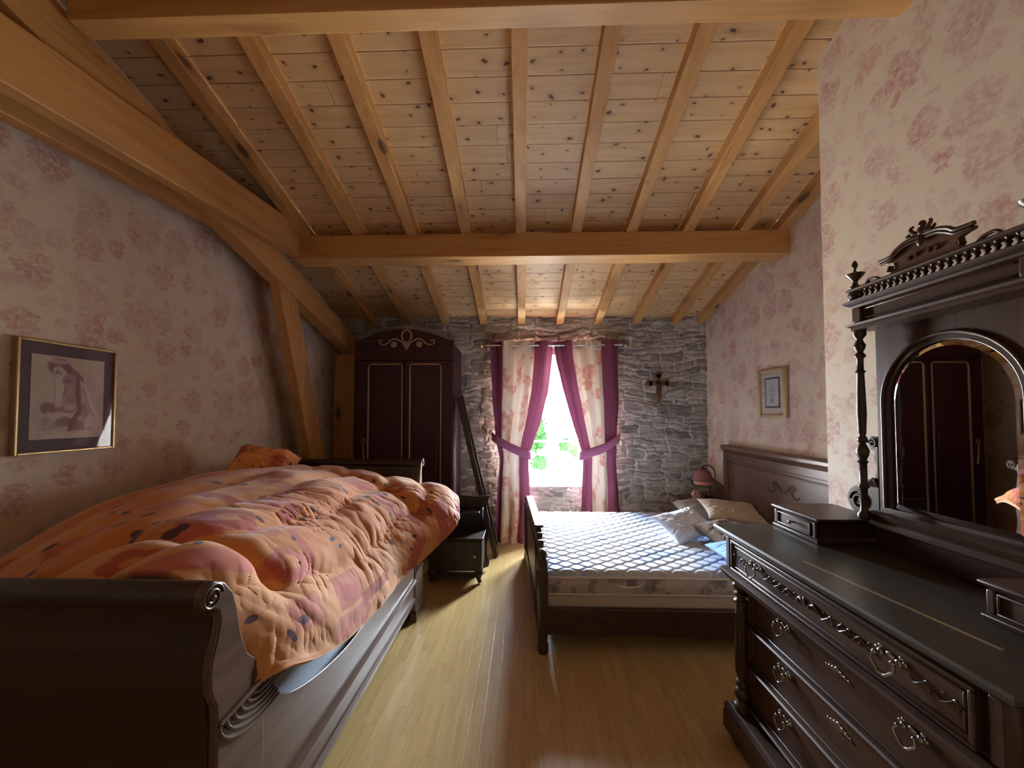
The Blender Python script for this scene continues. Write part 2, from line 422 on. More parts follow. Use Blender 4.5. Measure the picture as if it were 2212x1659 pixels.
# ------------------------------------------------------------------ the room
XL, XR, XB, YF, YN, YB = -2.22, 2.16, 1.58, 4.60, -1.8, 2.05
SL = .2886
def zc(y): return 3.9776 - SL*y if y >= 0 else 3.9776 + SL*y
struct('floor', MB().box(XL, XR, YN, YF+.1, -.05, 0), m_floor, smooth=False)
struct('ceiling', MB().prism([(YF+.45, zc(YF+.45)), (0, zc(0)), (YN-.1, zc(YN-.1)), (YN-.1, zc(YN-.1)+.07), (0, zc(0)+.07), (YF+.45, zc(YF+.45)+.07)], 'X', XL-.1, XR+.1), m_boards, smooth=False)
def side(x0, x1, y0, y1):
    pl = [(y0, -.05), (y1, -.05), (y1, zc(y1)+.03)] + ([(0, zc(0)+.03)] if y0 < 0 < y1 else []) + [(y0, zc(y0)+.03)]
    return MB().prism(pl, 'X', x0, x1)
struct('wall_left', side(XL-.1, XL, YN, YF+.45), m_paper, smooth=False)
struct('wall_right', side(XR, XR+.1, YB-.05, YF+.45), m_paper, smooth=False)
struct('wall_chimney', side(XB, XR+.1, YN, YB), m_paper, smooth=False)
struct('wall_near', MB().box(XL-.1, XR+.1, YN-.1, YN, -.05, 3.6), m_paper, smooth=False)

# rubble stone wall: coursed, rough faces with recessed lime mortar
WX0, WX1, WZ0, WZ1 = -.10, .82, .635, 2.20
def stone_wall():
    rng = np.random.RandomState(7)
    step = .0085
    xs = np.arange(XL, XR+step, step); zs = np.arange(-.02, 2.68, step)
    xs = np.sort(np.append(xs[(abs(xs-WX0) > step*.6) & (abs(xs-WX1) > step*.6)], [WX0, WX1]))
    zs = np.sort(np.append(zs[(abs(zs-WZ0) > step*.6) & (abs(zs-WZ1) > step*.6)], [WZ0, WZ1]))
    X, Z = np.meshgrid(xs, zs, indexing='ij')
    # warped coordinates make the courses wander
    wx = X + .07*(fbm(X*5, Z*5, 3, 3)-.5) + .026*(fbm(X*22, Z*22, 4, 2)-.5)
    wz = Z + .19*(fbm(X*1.9, Z*2.2, 9, 3)-.5) + .034*(fbm(X*15, Z*20, 5, 2)-.5)
    zb = [-.2]
    while zb[-1] < 2.95: zb.append(zb[-1] + rng.choice([.05,.07,.09,.11,.135,.16], p=[.10,.24,.24,.20,.14,.08]))
    H = np.zeros_like(X); SID = np.zeros(X.shape, int); EDGE = np.zeros_like(X); sid = 1
    for r in range(len(zb)-1):
        rows = (wz >= zb[r]) & (wz < zb[r+1])
        h = zb[r+1]-zb[r]; xb = [XL-.5 - rng.rand()*.3]
        while xb[-1] < XR+.5: xb.append(xb[-1] + h*rng.uniform(.9, 2.1) + rng.uniform(.04,.15))
        xb = np.array(xb); k = np.clip(np.searchsorted(xb, wx)-1, 0, len(xb)-2)
        hs = rng.rand(len(xb)+1); fr_ = rng.uniform(.35, .65, len(xb)+1); two = (hs[k] > .5) & (h > .075)
        zm = zb[r]+h*fr_[k]+ (wx-xb[k])*(hs[k]-.75)*.25; hi = two & (wz > zm)
        lo_ = np.where(hi, zm, zb[r]); up_ = np.where(two & ~hi, zm, zb[r+1])
        dx = np.minimum(wx-xb[k], xb[k+1]-wx); dz = np.minimum(wz-lo_, up_-wz)
        rr = .028
        ax = np.maximum(rr-dx, 0); az = np.maximum(rr-dz, 0)
        d = np.where((ax > 0) & (az > 0), rr-np.sqrt(ax*ax+az*az), np.minimum(dx, dz))
        EDGE = np.where(rows, d, EDGE); SID = np.where(rows, sid+k+np.where(hi, len(xb), 0), SID); sid += 2*len(xb)
    n = sid+5; sr = rng.rand(n, 5)
    edge = EDGE + .009*(fbm(X*40, Z*45, 21, 3)-.5)*2 - .004*(fbm(X*6, Z*6, 22, 2))
    body = sstep(.000, .012, edge)
    tiltx = (sr[SID,0]-.5)*.10; 
    face = .008 + .022*sr[SID,1] + .016*(fbm(X*14+sr[SID,2]*40, Z*30, 31, 4)-.5)*2 + tiltx*np.clip(edge, 0, .05)
    layer = .004*np.abs(np.sin((Z + .03*fbm(X*7, Z*7, 12, 2))*150+sr[SID,3]*6))
    D = body*(face + layer*.7) + .004*fbm(X*30, Z*30, 41, 3)
    pal = np.array([(.30,.285,.255),(.235,.22,.20),(.35,.33,.295),(.19,.175,.16),(.285,.25,.205),(.40,.38,.345),(.25,.225,.205)])
    base = pal[(sr[SID,4]*len(pal)).astype(int)]*(.8+.4*sr[SID,2])[..., None]
    base = base*(.72+.56*fbm(X*12, Z*24, 51, 4))[..., None]
    mort = np.array([.50,.475,.44])*(.8+.4*fbm(X*20, Z*20, 61, 3))[..., None]
    # mortar smeared over part of the faces
    smear = sstep(.50, .66, fbm(X*7, Z*11, 71, 4))*.6
    f = (body*(1-smear))[..., None]
    C = base*f + mort*(1-f)
    # old timber-brown lintel course above the window
    lin = (sstep(-.50, -.42, X)*(1-sstep(1.18, 1.26, X))*sstep(2.31, 2.34, Z+.02*vnoise(X*6, Z*0, 8))*(1-sstep(2.47, 2.51, Z+.03*vnoise(X*4, Z*0, 5))))[..., None]
    C = C*(1-lin*.75) + np.array([.21,.125,.085])*(.7+.6*fbm(X*6, Z*50, 81, 3))[..., None]*lin*.75
    g_ = C.mean(axis=2, keepdims=True); C = (C*.6+g_*.4*np.array([1.0,1.0,.97]))*1.04
    P = np.stack([X, YF - D, Z], -1)
    cx = (X[:-1,:-1]+X[1:,1:])/2; cz = (Z[:-1,:-1]+Z[1:,1:])/2
    mask = ~((cx > WX0) & (cx < WX1) & (cz > WZ0) & (cz < WZ1))
    return fast_mesh('wall_far', P, m_stone, col=C, mask=mask, kind='structure')
stone_wall()
# wall thickness behind the face and the window reveal
m_reveal = NT('reveal_rough_stone')
_n = m_reveal.noise(m_reveal.coord('Object'), 14, 5, .65)
m_reveal = m_reveal.bsdf(m_reveal.ramp(_n, [(.35, (.24,.215,.19)), (.6, (.42,.395,.36))]), .9, bump=_n, bs=.6, bd=.02)
core = MB()
core.box(XL, WX0-.02, YF+.012, YF+.45, -.05, 2.55); core.box(WX1+.02, XR, YF+.012, YF+.45, -.05, 2.55)
core.box(WX0-.02, WX1+.02, YF+.012, YF+.45, -.05, WZ0-.01); core.box(WX0-.02, WX1+.02, YF+.012, YF+.45, WZ1+.01, 2.55)
core.box(WX0-.03, WX0, YF-.012, YF+.45, WZ0, WZ1); core.box(WX1, WX1+.03, YF-.012, YF+.45, WZ0, WZ1)
core.box(WX0-.03, WX1+.03, YF-.015, YF+.45, WZ0-.03, WZ0); core.box(WX0-.03, WX1+.03, YF-.012, YF+.45, WZ1, WZ1+.03)
struct('trim_1', core, m_reveal, smooth=False)
# window: two casements, deep in the wall
win = bpy.data.objects.new('window_1', None); scene.collection.objects.link(win); win.location = (.35, 4.97, WZ0); win['kind'] = 'structure'
fr = MB()
fr.box(WX0, WX0+.06, 4.93, 5.0, WZ0, WZ1); fr.box(WX1-.06, WX1, 4.93, 5.0, WZ0, WZ1)
fr.box(WX0, WX1, 4.93, 5.0, WZ0, WZ0+.06); fr.box(WX0, WX1, 4.93, 5.0, WZ1-.09, WZ1)
obj('window_frame', fr, m_white, win, bev=.004)
for a, b in ((WX0+.06, .35), (.35, WX1-.06)):
    sh = MB(); sh.box(a, a+.045, 4.945, 4.99, WZ0+.06, WZ1-.09); sh.box(b-.045, b, 4.945, 4.99, WZ0+.06, WZ1-.09)
    sh.box(a+.045, b-.045, 4.945, 4.99, WZ0+.06, WZ0+.12); sh.box(a+.045, b-.045, 4.945, 4.99, WZ1-.14, WZ1-.09)
    sh.box(a+.045, b-.045, 4.955, 4.98, 1.13, 1.155)
    ca = obj('casement', sh, m_white, win, bev=.003)
    obj('pane', MB().box(a+.045, b-.045, 4.965, 4.969, WZ0+.12, WZ1-.14), m_glass, ca, smooth=False)

# outside: ground far below and a leafy tree
gt = NT('outside_ground'); gt.bsdf(gt.ramp(gt.noise(gt.coord('Object'), .8, 4), [(.35, (.38,.36,.31)), (.65, (.50,.47,.40))]), .9)
struct('ground', MB().box(-2, 3, 7.4, 11.5, -3.1, -3.0), gt.m, smooth=False)
def tree():
    rng = random.Random(4)
    t = thing('garden_tree', 'leafy green tree outdoors, seen through the bright gap between the curtains', 'tree', (.45, 9.4, -3.0))
    obj('trunk', MB().tube([(.45,9.4,-3.0),(.5,9.35,-1.6),(.4,9.45,-.4),(.42,9.4,.8)], [.12,.1,.08,.03], 10), plain('tree_bark', (.13,.09,.06), .9), t)
    mb = MB()
    blobs = [((.30,9.3,1.15), .30, 240), ((.36,9.4,.86), .27, 200), ((.12,9.4,.80), .32, 200), ((1.05,9.5,.72), .20, 90), ((1.30,9.4,.62), .24, 110), ((.40,9.45,.30), .24, 160)]
    for c, r, n in blobs:
        mb.ball(c, r*.86, seg=9, rings=6, sx=1.05, sz=.9)
        for k in range(n):
            d = Vector((rng.gauss(0,1), rng.gauss(0,1), rng.gauss(0,1))).normalized()*r*(rng.random()**.45)
            p = Vector(c)+d; s = rng.uniform(.045,.085)
            M = Matrix.Translation(p) @ Matrix.Rotation(rng.uniform(0,6.28), 4, Vector((rng.gauss(0,1), rng.gauss(0,1), rng.gauss(0,1))).normalized())
            mb.add([(-s*.5,0,0),(0,-s,.006),(s*.5,0,0),(0,s,.006)], [(0,1,2,3)], M)
    obj('foliage', mb, plain('tree_leaves', (.003,.010,.0025), .9, Specular_IOR_Level=0.02), t, smooth=False)
tree()

# ------------------------------------------------------------------ roof timbers
def zb_(y, d): return zc(y)-d
def beam(name, mb, mat, label, cat='beam', group=None, bev=.006):
    o = obj(name, mb, mat, bev=bev); recenter(o); return tag(o, label, cat, group)
beam('ridge_beam', MB().box(-1.93, XB+.01, 1.516, 1.614, 3.166, 3.437), m_pineX, 'thick pine purlin crossing the very top of the picture, nearest to the camera')
beam('purlin', MB().box(-1.93, XR+.005, 3.128, 3.316, 2.796, 2.99), m_pineX, 'heavy pine purlin crossing the room halfway down the roof slope')
ords = ['leftmost', 'second', 'third', 'fourth', 'fifth', 'sixth', 'seventh', 'eighth', 'ninth', 'rightmost']
for k in range(10):
    x = -.017 + .455*(k-4) if k < 9 else 2.11
    y0 = .0 if x < 1.5 else YB
    hw = .043
    pl = [(y0, zb_(y0,.088)), (YF+.01, zb_(YF+.01,.088)), (YF+.01, zc(YF+.01)-.001), (y0, zc(y0)-.001)]
    extra = {0: 'beside the diagonal truss timbers', 4: 'running straight down towards the curtain rod', 9: 'half hidden against the papered wall'}.get(k, '')
    lab = (ords[k] + (' of the ten sloping pine rafters, ' + extra if extra else ' sloping pine rafter counted from the left wall')).strip()
    beam('rafter', MB().prism(pl, 'X', x-hw, x+hw), m_pineY, lab, 'rafter', 'pine rafters under the boarded ceiling', bev=.004)
# truss beside the left wall
def rz(y): return 2.765 + SL*(3.1-y)
beam('principal_rafter', MB().prism([(.2, rz(.2)-.225), (4.56, rz(4.56)-.225), (4.56, rz(4.56)), (.2, rz(.2))], 'X', -2.07, -1.95), m_pineYd,
     'sloping pine truss rafter along the left wall, running down behind the wardrobe top')
def tz(y): return 2.81 - .065*(3.128-y)
for (x0, x1, ye, lab) in ((-1.945, -1.868, 3.127, 'pine tie beam plank on the room side of the truss, ending at the purlin'),
                          (-2.15, -2.075, 3.05, 'pine tie beam plank on the wall side, lowest along the left wallpaper')):
    beam('tie_beam', MB().prism([(-.4, tz(-.4)), (ye, tz(ye)), (ye, tz(ye)+.255), (-.4, tz(-.4)+.245)], 'X', x0, x1), m_pineYd, lab)
beam('truss_strut', MB().prism([(2.98, 2.60), (3.24, 2.53), (4.13, 0.0), (3.90, 0.0)], 'X', -2.045, -1.96), m_pineZ, 'slanting pine strut dropping from the truss behind the orange quilted bed', 'strut')
beam('corner_post', MB().box(-2.165, -1.93, 4.33, 4.55, 0, 2.18), m_pineZ, 'shaded upright pine post in the corner left of the wardrobe', 'post')

# ------------------------------------------------------------------ pictures
def blob_art(nu, nv, bgc, blobs):
    U, V = np.meshgrid(np.linspace(0,1,nu), np.linspace(0,1,nv), indexing='ij')
    C = np.ones((nu, nv, 3))*np.array(bgc)
    nz = fbm(U*14, V*14, 5, 4)
    C = C*(.9+.2*nz)[..., None]
    for (cx, cy_, rx, ry, ang, col, a) in blobs:
        ca, sa = math.cos(R(ang)), math.sin(R(ang))
        u = U-cx+.03*(fbm(U*9, V*9, 3, 3)-.5); v = V-cy_+.03*(fbm(U*9+5, V*9, 8, 3)-.5)
        d = np.sqrt(((u*ca+v*sa)/rx)**2 + ((-u*sa+v*ca)/ry)**2)
        f = ((1-sstep(.75, 1.12, d))*a*(.75+.4*nz))[..., None]; f = np.clip(f, 0, 1)
        C = C*(1-f)+np.array(col)*f
    return C
def picture_left():
    x = XL+.003; y0, y1, z0, z1 = 1.595, 2.005, 1.315, 1.835
    t = thing('framed_picture', 'large framed sepia drawing of a seated draped figure on the left wallpaper', 'picture', (x, (y0+y1)/2, z0))
    fw = .012; m = MB()
    for a in ((y0,y0+fw,z0,z1),(y1-fw,y1,z0,z1),(y0+fw,y1-fw,z0,z0+fw),(y0+fw,y1-fw,z1-fw,z1)): m.box(x, x+.028, *a)
    obj('frame', m, m_gilt, t, bev=.003)
    obj('mat_board', MB().box(x, x+.016, y0+fw, y1-fw, z0+fw, z1-fw), plain('mauve_grey_mount', (.115,.085,.10), .8), t, smooth=False)
    D = (.26,.14,.15); L = (.66,.56,.50); Mx = (.42,.27,.27)
    art = blob_art(150, 190, (.58,.51,.43), [
        (.70,.50,.30,.36,40,(.50,.40,.37),.7), (.25,.28,.24,.16,0,(.48,.36,.35),.6), (.85,.30,.14,.30,0,(.52,.42,.39),.6),
        (.36,.86,.17,.12,-8,D,.95), (.33,.93,.15,.03,-5,L,.6), (.36,.80,.10,.07,-20,L,.85), (.32,.81,.035,.025,0,D,.8), (.37,.79,.02,.02,0,D,.6),
        (.56,.80,.17,.045,-35,D,.85), (.50,.72,.12,.07,-20,Mx,.9), (.44,.70,.08,.03,10,D,.6),
        (.56,.58,.15,.16,0,Mx,.55), (.63,.50,.045,.26,8,D,.85), (.68,.52,.02,.24,10,L,.8), (.36,.56,.07,.18,4,L,.85), (.30,.55,.010,.20,2,Mx,.8), (.43,.58,.015,.12,-14,D,.6),
        (.47,.44,.10,.10,20,Mx,.6), (.76,.40,.07,.30,24,Mx,.6), (.83,.40,.025,.34,26,L,.85), (.72,.30,.05,.14,10,D,.5),
        (.42,.34,.20,.05,12,D,.55), (.50,.38,.08,.04,0,L,.7), (.22,.36,.10,.09,0,D,.8), (.20,.24,.05,.10,-30,Mx,.7),
        (.42,.27,.26,.05,-4,L,.85), (.44,.20,.13,.07,0,D,.75), (.57,.22,.045,.20,-28,D,.8), (.62,.13,.13,.09,8,D,.7), (.82,.17,.10,.12,30,L,.7), (.80,.10,.06,.05,0,Mx,.6),
        (.30,.14,.22,.035,6,Mx,.55), (.55,.05,.36,.035,3,L,.8)])
    U, V = np.meshgrid(np.linspace(0,1,150), np.linspace(0,1,190), indexing='ij')
    P = np.stack([np.full_like(U, x+.0175), y0+.055+U*(y1-y0-.11), z0+.065+V*(z1-z0-.13)], -1)
    fast_mesh('drawing', P, m_print, t, col=art)
    obj('glass', MB().box(x+.020, x+.022, y0+fw, y1-fw, z0+fw, z1-fw), m_glass, t, smooth=False)
picture_left()
def picture_right():
    x = XR-.003; y0, y1, z0, z1 = 3.185, 3.55, 1.462, 1.885
    t = thing('framed_picture', 'small gilt framed print of a flower vase hanging above the double bed headboard', 'picture', (x, (y0+y1)/2, z0))
    fw = .03; m = MB()
    for a in ((y0,y0+fw,z0,z1),(y1-fw,y1,z0,z1),(y0+fw,y1-fw,z0,z0+fw),(y0+fw,y1-fw,z1-fw,z1)): m.box(x-.03, x, *a)
    obj('frame', m, plain('pale_gilt', (.55,.42,.24), .35, Metallic=.6), t, bev=.008)
    obj('mat_board', MB().box(x-.012, x, y0+fw, y1-fw, z0+fw, z1-fw), plain('cream_mount', (.66,.60,.50), .85), t, smooth=False)
    obj('inner_border', MB().box(x-.0135, x-.012, y0+.085, y1-.085, z0+.085, z1-.075), plain('dark_border', (.05,.04,.05), .8), t, smooth=False)
    G = (.22,.24,.27)
    art = blob_art(90, 110, (.60,.62,.63), [(.5,.22,.14,.11,0,G,.8), (.5,.12,.09,.04,0,G,.7), (.48,.45,.05,.15,12,G,.6), (.35,.62,.14,.09,20,(.45,.46,.47),.7), (.60,.60,.15,.10,-15,(.34,.35,.38),.7), (.5,.76,.16,.08,0,(.42,.43,.45),.7), (.66,.44,.10,.05,30,G,.5), (.34,.44,.10,.05,-30,G,.5)])
    U, V = np.meshgrid(np.linspace(0,1,90), np.linspace(0,1,110), indexing='ij')
    P = np.stack([np.full_like(U, x-.0145), y1-.10-U*(y1-y0-.20), z0+.10+V*(z1-z0-.19)], -1)
    fast_mesh('flower_print', P, m_print, t, col=art)
    obj('glass', MB().box(x-.019, x-.017, y0+fw, y1-fw, z0+fw, z1-fw), m_glass, t, smooth=False)
picture_right()
# wooden crucifix on the stones
t = thing('crucifix', 'wooden crucifix hanging on the stone wall right of the curtains', 'crucifix', (1.59, 4.55, 1.615))
c = MB(); c.box(1.56, 1.62, 4.545, 4.563, 1.615, 1.965)
c.box(1.475, 1.705, 4.545, 4.563, 1.825, 1.88)
for (a, b) in ((1.59,1.955),(1.485,1.852),(1.695,1.852)): c.lathe([(.001,-.009),(.038,-.009),(.038,.009),(.001,.009)], (a, 4.554, b), 16, 'Y')
obj('cross', c, wood('crucifix_oak', (.20,.12,.06), (.15,.085,.04), (.09,.05,.025), 'Z', knots=False), t, bev=.003)
f = MB(); f.tube([(1.59,4.54,1.86),(1.59,4.537,1.80),(1.59,4.54,1.74),(1.588,4.54,1.68)], [.014,.018,.012,.008], 10)
f.tube([(1.505,4.541,1.868),(1.55,4.54,1.848),(1.59,4.538,1.845),(1.63,4.54,1.848),(1.675,4.541,1.868)], [.006,.008,.012,.008,.006], 8); f.ball((1.588,4.538,1.885), .016, seg=12, rings=8)
obj('corpus', f, m_bronze, t)

# ------------------------------------------------------------------ curtains, rod, tiebacks
def cloth_curtain(name, label, lefts, rights, stripes, waves, seed, zt=2.34):
    t = thing(name, label, 'curtain', (0,0,0)); t.location = ((lefts[-1][1]+rights[-1][1])/2, 4.45, 0)
    nu, nv = 260, 300
    Lz = np.array([p[0] for p in lefts]); Lx = np.array([p[1] for p in lefts]); Rx = np.array([p[1] for p in rights]); Rz = np.array([p[0] for p in rights])
    z = np.linspace(zt, .02, nv); u = np.linspace(0, 1, nu)
    lx = np.interp(-z, -Lz, Lx); rx = np.interp(-z, -Rz, Rx)
    k = 9; ker = np.hanning(2*k+1); ker /= ker.sum()
    lx = np.convolve(np.pad(lx, k, mode='edge'), ker, 'valid'); rx = np.convolve(np.pad(rx, k, mode='edge'), ker, 'valid')
    U, Z = np.meshgrid(u, z, indexing='ij'); LX = lx[None, :]; RX = rx[None, :]
    wid = (rx-lx)[None, :]
    drop = sstep(2.3, 1.2, Z)
    ph = waves*U*2*PI + 1.2*(vnoise(U*3, Z*1.3, seed)-.5)*drop + (vnoise(U*7, Z*.8, seed+3)-.5)*1.6*drop
    amp = np.clip(.058 - .028*drop, .02, .06) * np.clip(.55+.45*wid/.7, .5, 1)
    waist = np.exp(-((Z-1.1)/.16)**2)
    Y = 4.452 + amp*np.sin(ph)*(1-.45*waist) + .010*(fbm(U*14, Z*3, seed+5, 3)-.5) - .02*drop - .03*waist
    X = LX + (RX-LX)*U + .012*np.cos(ph)*drop + .008*(fbm(U*5, Z*6, seed+8, 3)-.5)*drop
    # hem creases
    hem = sstep(.5, .02, Z); Y = Y + .012*hem*np.sin(Z*38+U*9)*(fbm(U*6, Z*4, seed+9, 2))
    C = np.ones(U.shape+(3,))
    burg = np.array([.205,.048,.10]); cream = np.array([.64,.53,.44]); rose = np.array([.50,.17,.14])
    s0, s1 = stripes; mid = ((U > s0) & (U < s1))
    m = fbm(U*7*1.2+seed, Z*7, 77, 4); m2 = fbm(U*26+seed, Z*26, 78, 3)
    f = (sstep(.50, .57, m)*(.45+.55*sstep(.42, .56, m2)))[..., None]
    body = cream*(1-f*.8)+rose*f*.8
    C = np.where(mid[..., None], body, burg*(.9+.2*fbm(U*90, Z*2, 3, 2))[..., None])
    P = np.stack([X, Y, Z], -1)
    fast_mesh('curtain_panel', P, m_curt, t, col=C)
    # steel eyelets where the cloth crosses the rod
    for q in range(int(waves*2)):
        ue = (q+.5)/(waves*2) if True else 0
        xe = Lx[0]+(Rx[0]-Lx[0])*ue; ye = 4.452+.05*math.sin(waves*ue*2*PI)
        ring = MB(); ring.tube([(xe+.006*math.cos(2*PI*i/20), ye+.001*math.sin(2*PI*i/20)+.024*math.cos(2*PI*i/20)*(.25 if q % 2 else -.25), 2.29+.026*math.sin(2*PI*i/20)) for i in range(21)], .004, 6)
        obj('eyelet', ring, m_steel, t)
    return t
cloth_curtain('curtain', 'left curtain, burgundy edged cream and rose toile, drawn open and reaching the floor',
    [(2.34,-.385),(1.6,-.36),(1.2,-.325),(1.0,-.28),(.6,-.31),(0,-.335)],
    [(2.34,.352),(2.15,.34),(1.75,.29),(1.4,.20),(1.15,.10),(1.0,.05),(.8,.055),(.4,.085),(0,.06)], (.20,.71), 3.25, 11)
cloth_curtain('curtain', 'right curtain, burgundy edged cream and rose toile, hanging behind the double bed',
    [(2.34,.356),(2.15,.375),(1.75,.46),(1.4,.555),(1.15,.63),(1.0,.67),(.8,.665),(.4,.65),(0,.64)],
    [(2.34,1.115),(1.6,1.10),(1.2,1.06),(1.0,1.06),(.6,1.09),(0,1.11)], (.27,.73), 3.25, 23)
t = thing('curtain_rod', 'brushed steel curtain rod with brass finials above the window', 'curtain rod', (.35, 4.452, 2.29))
obj('rod', MB().lathe([(.0125,-.80),(.0125,.80)], (.35,4.452,2.29), 16, 'X'), m_steel, t)
for s in (-1, 1):
    obj('finial', MB().lathe([(.013,0),(.02,.004),(.014,.012),(.022,.022),(.026,.04),(.002,.046)] if s > 0 else [(.002,-.046),(.026,-.04),(.022,-.022),(.014,-.012),(.02,-.004),(.013,0)], (.35+s*.80,4.452,2.29), 14, 'X'), m_brass, t)
    obj('bracket', MB().box(.35+s*.765-.008, .35+s*.765+.008, 4.452, 4.585, 2.275, 2.291).box(.35+s*.765-.015, .35+s*.765+.015, 4.572, 4.585, 2.25, 2.33), m_steel, t, bev=.002)
m_tie = cloth('tieback_cloth', (.40,.12,.23), trans=.05)
def tieback(label, pts, h0, h1):
    pts = catmull(pts, 40); n = len(pts); P = np.zeros((n, 7, 3))
    for i in range(n):
        h = h0+(h1-h0)*i/(n-1)
        for j in range(7):
            a = j/6-.5; P[i, j] = pts[i] + np.array([0, .006*math.cos(a*PI)*-1, a*h])
    mb = MB().grid(P); o = obj('curtain_tieback', mb, m_tie, solid=.006)
    recenter(o); tag(o, label, 'tieback', 'burgundy curtain tiebacks')
    return o
tieback('burgundy cloth tieback gathering the left curtain', [(-.37,4.56,1.27),(-.355,4.42,1.235),(-.28,4.36,1.19),(-.15,4.345,1.12),(-.02,4.35,1.06),(.07,4.37,1.025),(.095,4.44,1.02),(.02,4.50,1.04)], .09, .11)
tieback('burgundy cloth tieback gathering the right curtain', [(1.13,4.56,1.30),(1.10,4.42,1.235),(1.02,4.36,1.18),(.90,4.345,1.11),(.76,4.35,1.06),(.655,4.37,1.025),(.63,4.44,1.02),(.70,4.50,1.04)], .09, .11)

# ------------------------------------------------------------------ wardrobe, leaning rails
m_burg = plain('burgundy_lacquer', (.036,.0035,.009), .5)
m_trimg = plain('dull_gold_paint', (.36,.25,.15), .5)
def wardrobe():
    t = thing('wardrobe', 'tall burgundy painted wardrobe with gold panel lines beside the stone wall', 'wardrobe', (-1.25, 4.27, 0))
    x0, x1, y0, y1 = -1.775, -.735, 4.0, 4.54
    obj('body', MB().box(x0, x1, y0+.02, y1, .0, 2.235).box(x0-.0, x1+.0, y0, y0+.03, 2.06, 2.235), m_burg, t, bev=.006)
    cr = [(x0, 2.235), (x1, 2.235), (x1, 2.268)] + [(x1-.05-(x1-x0-.1)*i/24, 2.275+.115*math.sin(PI*i/24)**1.0) for i in range(25)] + [(x0, 2.268)]
    obj('cornice', MB().prism(cr, 'Y', y0-.012, y0+.05), m_burg, t, bev=.004)
    for a, b, pa, pb in ((x0, (x0+x1)/2-.002, -1.628, -1.270), ((x0+x1)/2+.002, x1, -1.188, -.862)):
        d = obj('door', MB().box(a+.012, b-.004, y0-.004, y0+.018, .10, 2.055).box(pa+.04, pb-.04, y0-.010, y0, .22, 1.97), m_burg, t, bev=.005)
        g = MB(); r = .03
        path = [(pa, y0-.008, .17), (pa, y0-.008, 2.018-r), (pa+r, y0-.008, 2.018), (pb-r, y0-.008, 2.018), (pb, y0-.008, 2.018-r), (pb, y0-.008, .17), (pa, y0-.008, .17)]
        g.tube(path[:2], .0085, 6); g.tube(path[2:4], .0085, 6); g.tube(path[4:6], .0065, 6); g.tube([path[5], path[6]], .008, 6)
        g.tube([path[1], (pa+r*.3, y0-.008, 2.018-r*.3), path[2]], .006, 6); g.tube([path[3], (pb-r*.3, y0-.008, 2.018-r*.3), path[4]], .006, 6)
        obj('panel_moulding', g, m_trimg, d)
    s = MB(); cx = -1.225; y = y0-.014
    ring = [(cx+.052*math.cos(a), y, 2.315+.062*math.sin(a)) for a in np.linspace(-PI*.42, PI*1.42, 28)]
    s.tube(ring, [.005+.007*math.sin(PI*i/27) for i in range(28)], 8)
    s.prism([(cx-.045,2.235),(cx,2.16),(cx+.045,2.235),(cx+.02,2.25),(cx-.02,2.25)], 'Y', y-.008, y+.004)
    for k in (-1, 1):
        s.tube(catmull([(cx+k*.03,y,2.24),(cx+k*.07,y,2.262),(cx+k*.12,y,2.285),(cx+k*.17,y,2.270),(cx+k*.205,y,2.235),(cx+k*.245,y,2.222),(cx+k*.285,y,2.235),(cx+k*.29,y,2.265),(cx+k*.268,y,2.272),(cx+k*.262,y,2.256)], 40), .0085, 8)
        s.lathe([(.001,-.006),(.030,-.006),(.033,0),(.026,.004),(.001,.002)], (cx+k*.135, y, 2.225), 18, 'Y')
    obj('carved_scrolls', s, m_trimg, t)
    k = MB(); k.tube([(-1.668,y0-.012,1.235),(-1.668,y0-.03,1.235)], .006, 8)
    for i in range(14):
        a = 2*PI*i/14; b = 2*PI*(i+1)/14
    k.tube([(-1.668+.016*math.cos(2*PI*i/16), y0-.035, 1.215+.022*math.sin(2*PI*i/16)) for i in range(17)], .003, 6)
    ks = obj('key', k, m_brass, t)
    obj('tassel_cord', MB().tube([(-1.668,y0-.037,1.195),(-1.665,y0-.037,1.12),(-1.655,y0-.035,1.0)], [.003,.004,.006], 8), plain('white_cord', (.6,.56,.5), .8), t)
wardrobe()
t = thing('bed_rail', 'dark wooden bed rail leaning between the wardrobe and the stone wall', 'board', (-.32, 4.1, 0))
ang = math.atan2(.40, 1.66)
M = Matrix.Translation((-.285, 4.06, .012)) @ Matrix.Rotation(-ang, 4, 'Y')
obj('plank', MB().box(-.028, .022, -.03, .10, 0, 1.705, M), m_black, t, bev=.004)
obj('ledge', MB().box(.022, .042, .03, .09, .1, 1.72, M), m_black, t, bev=.003)

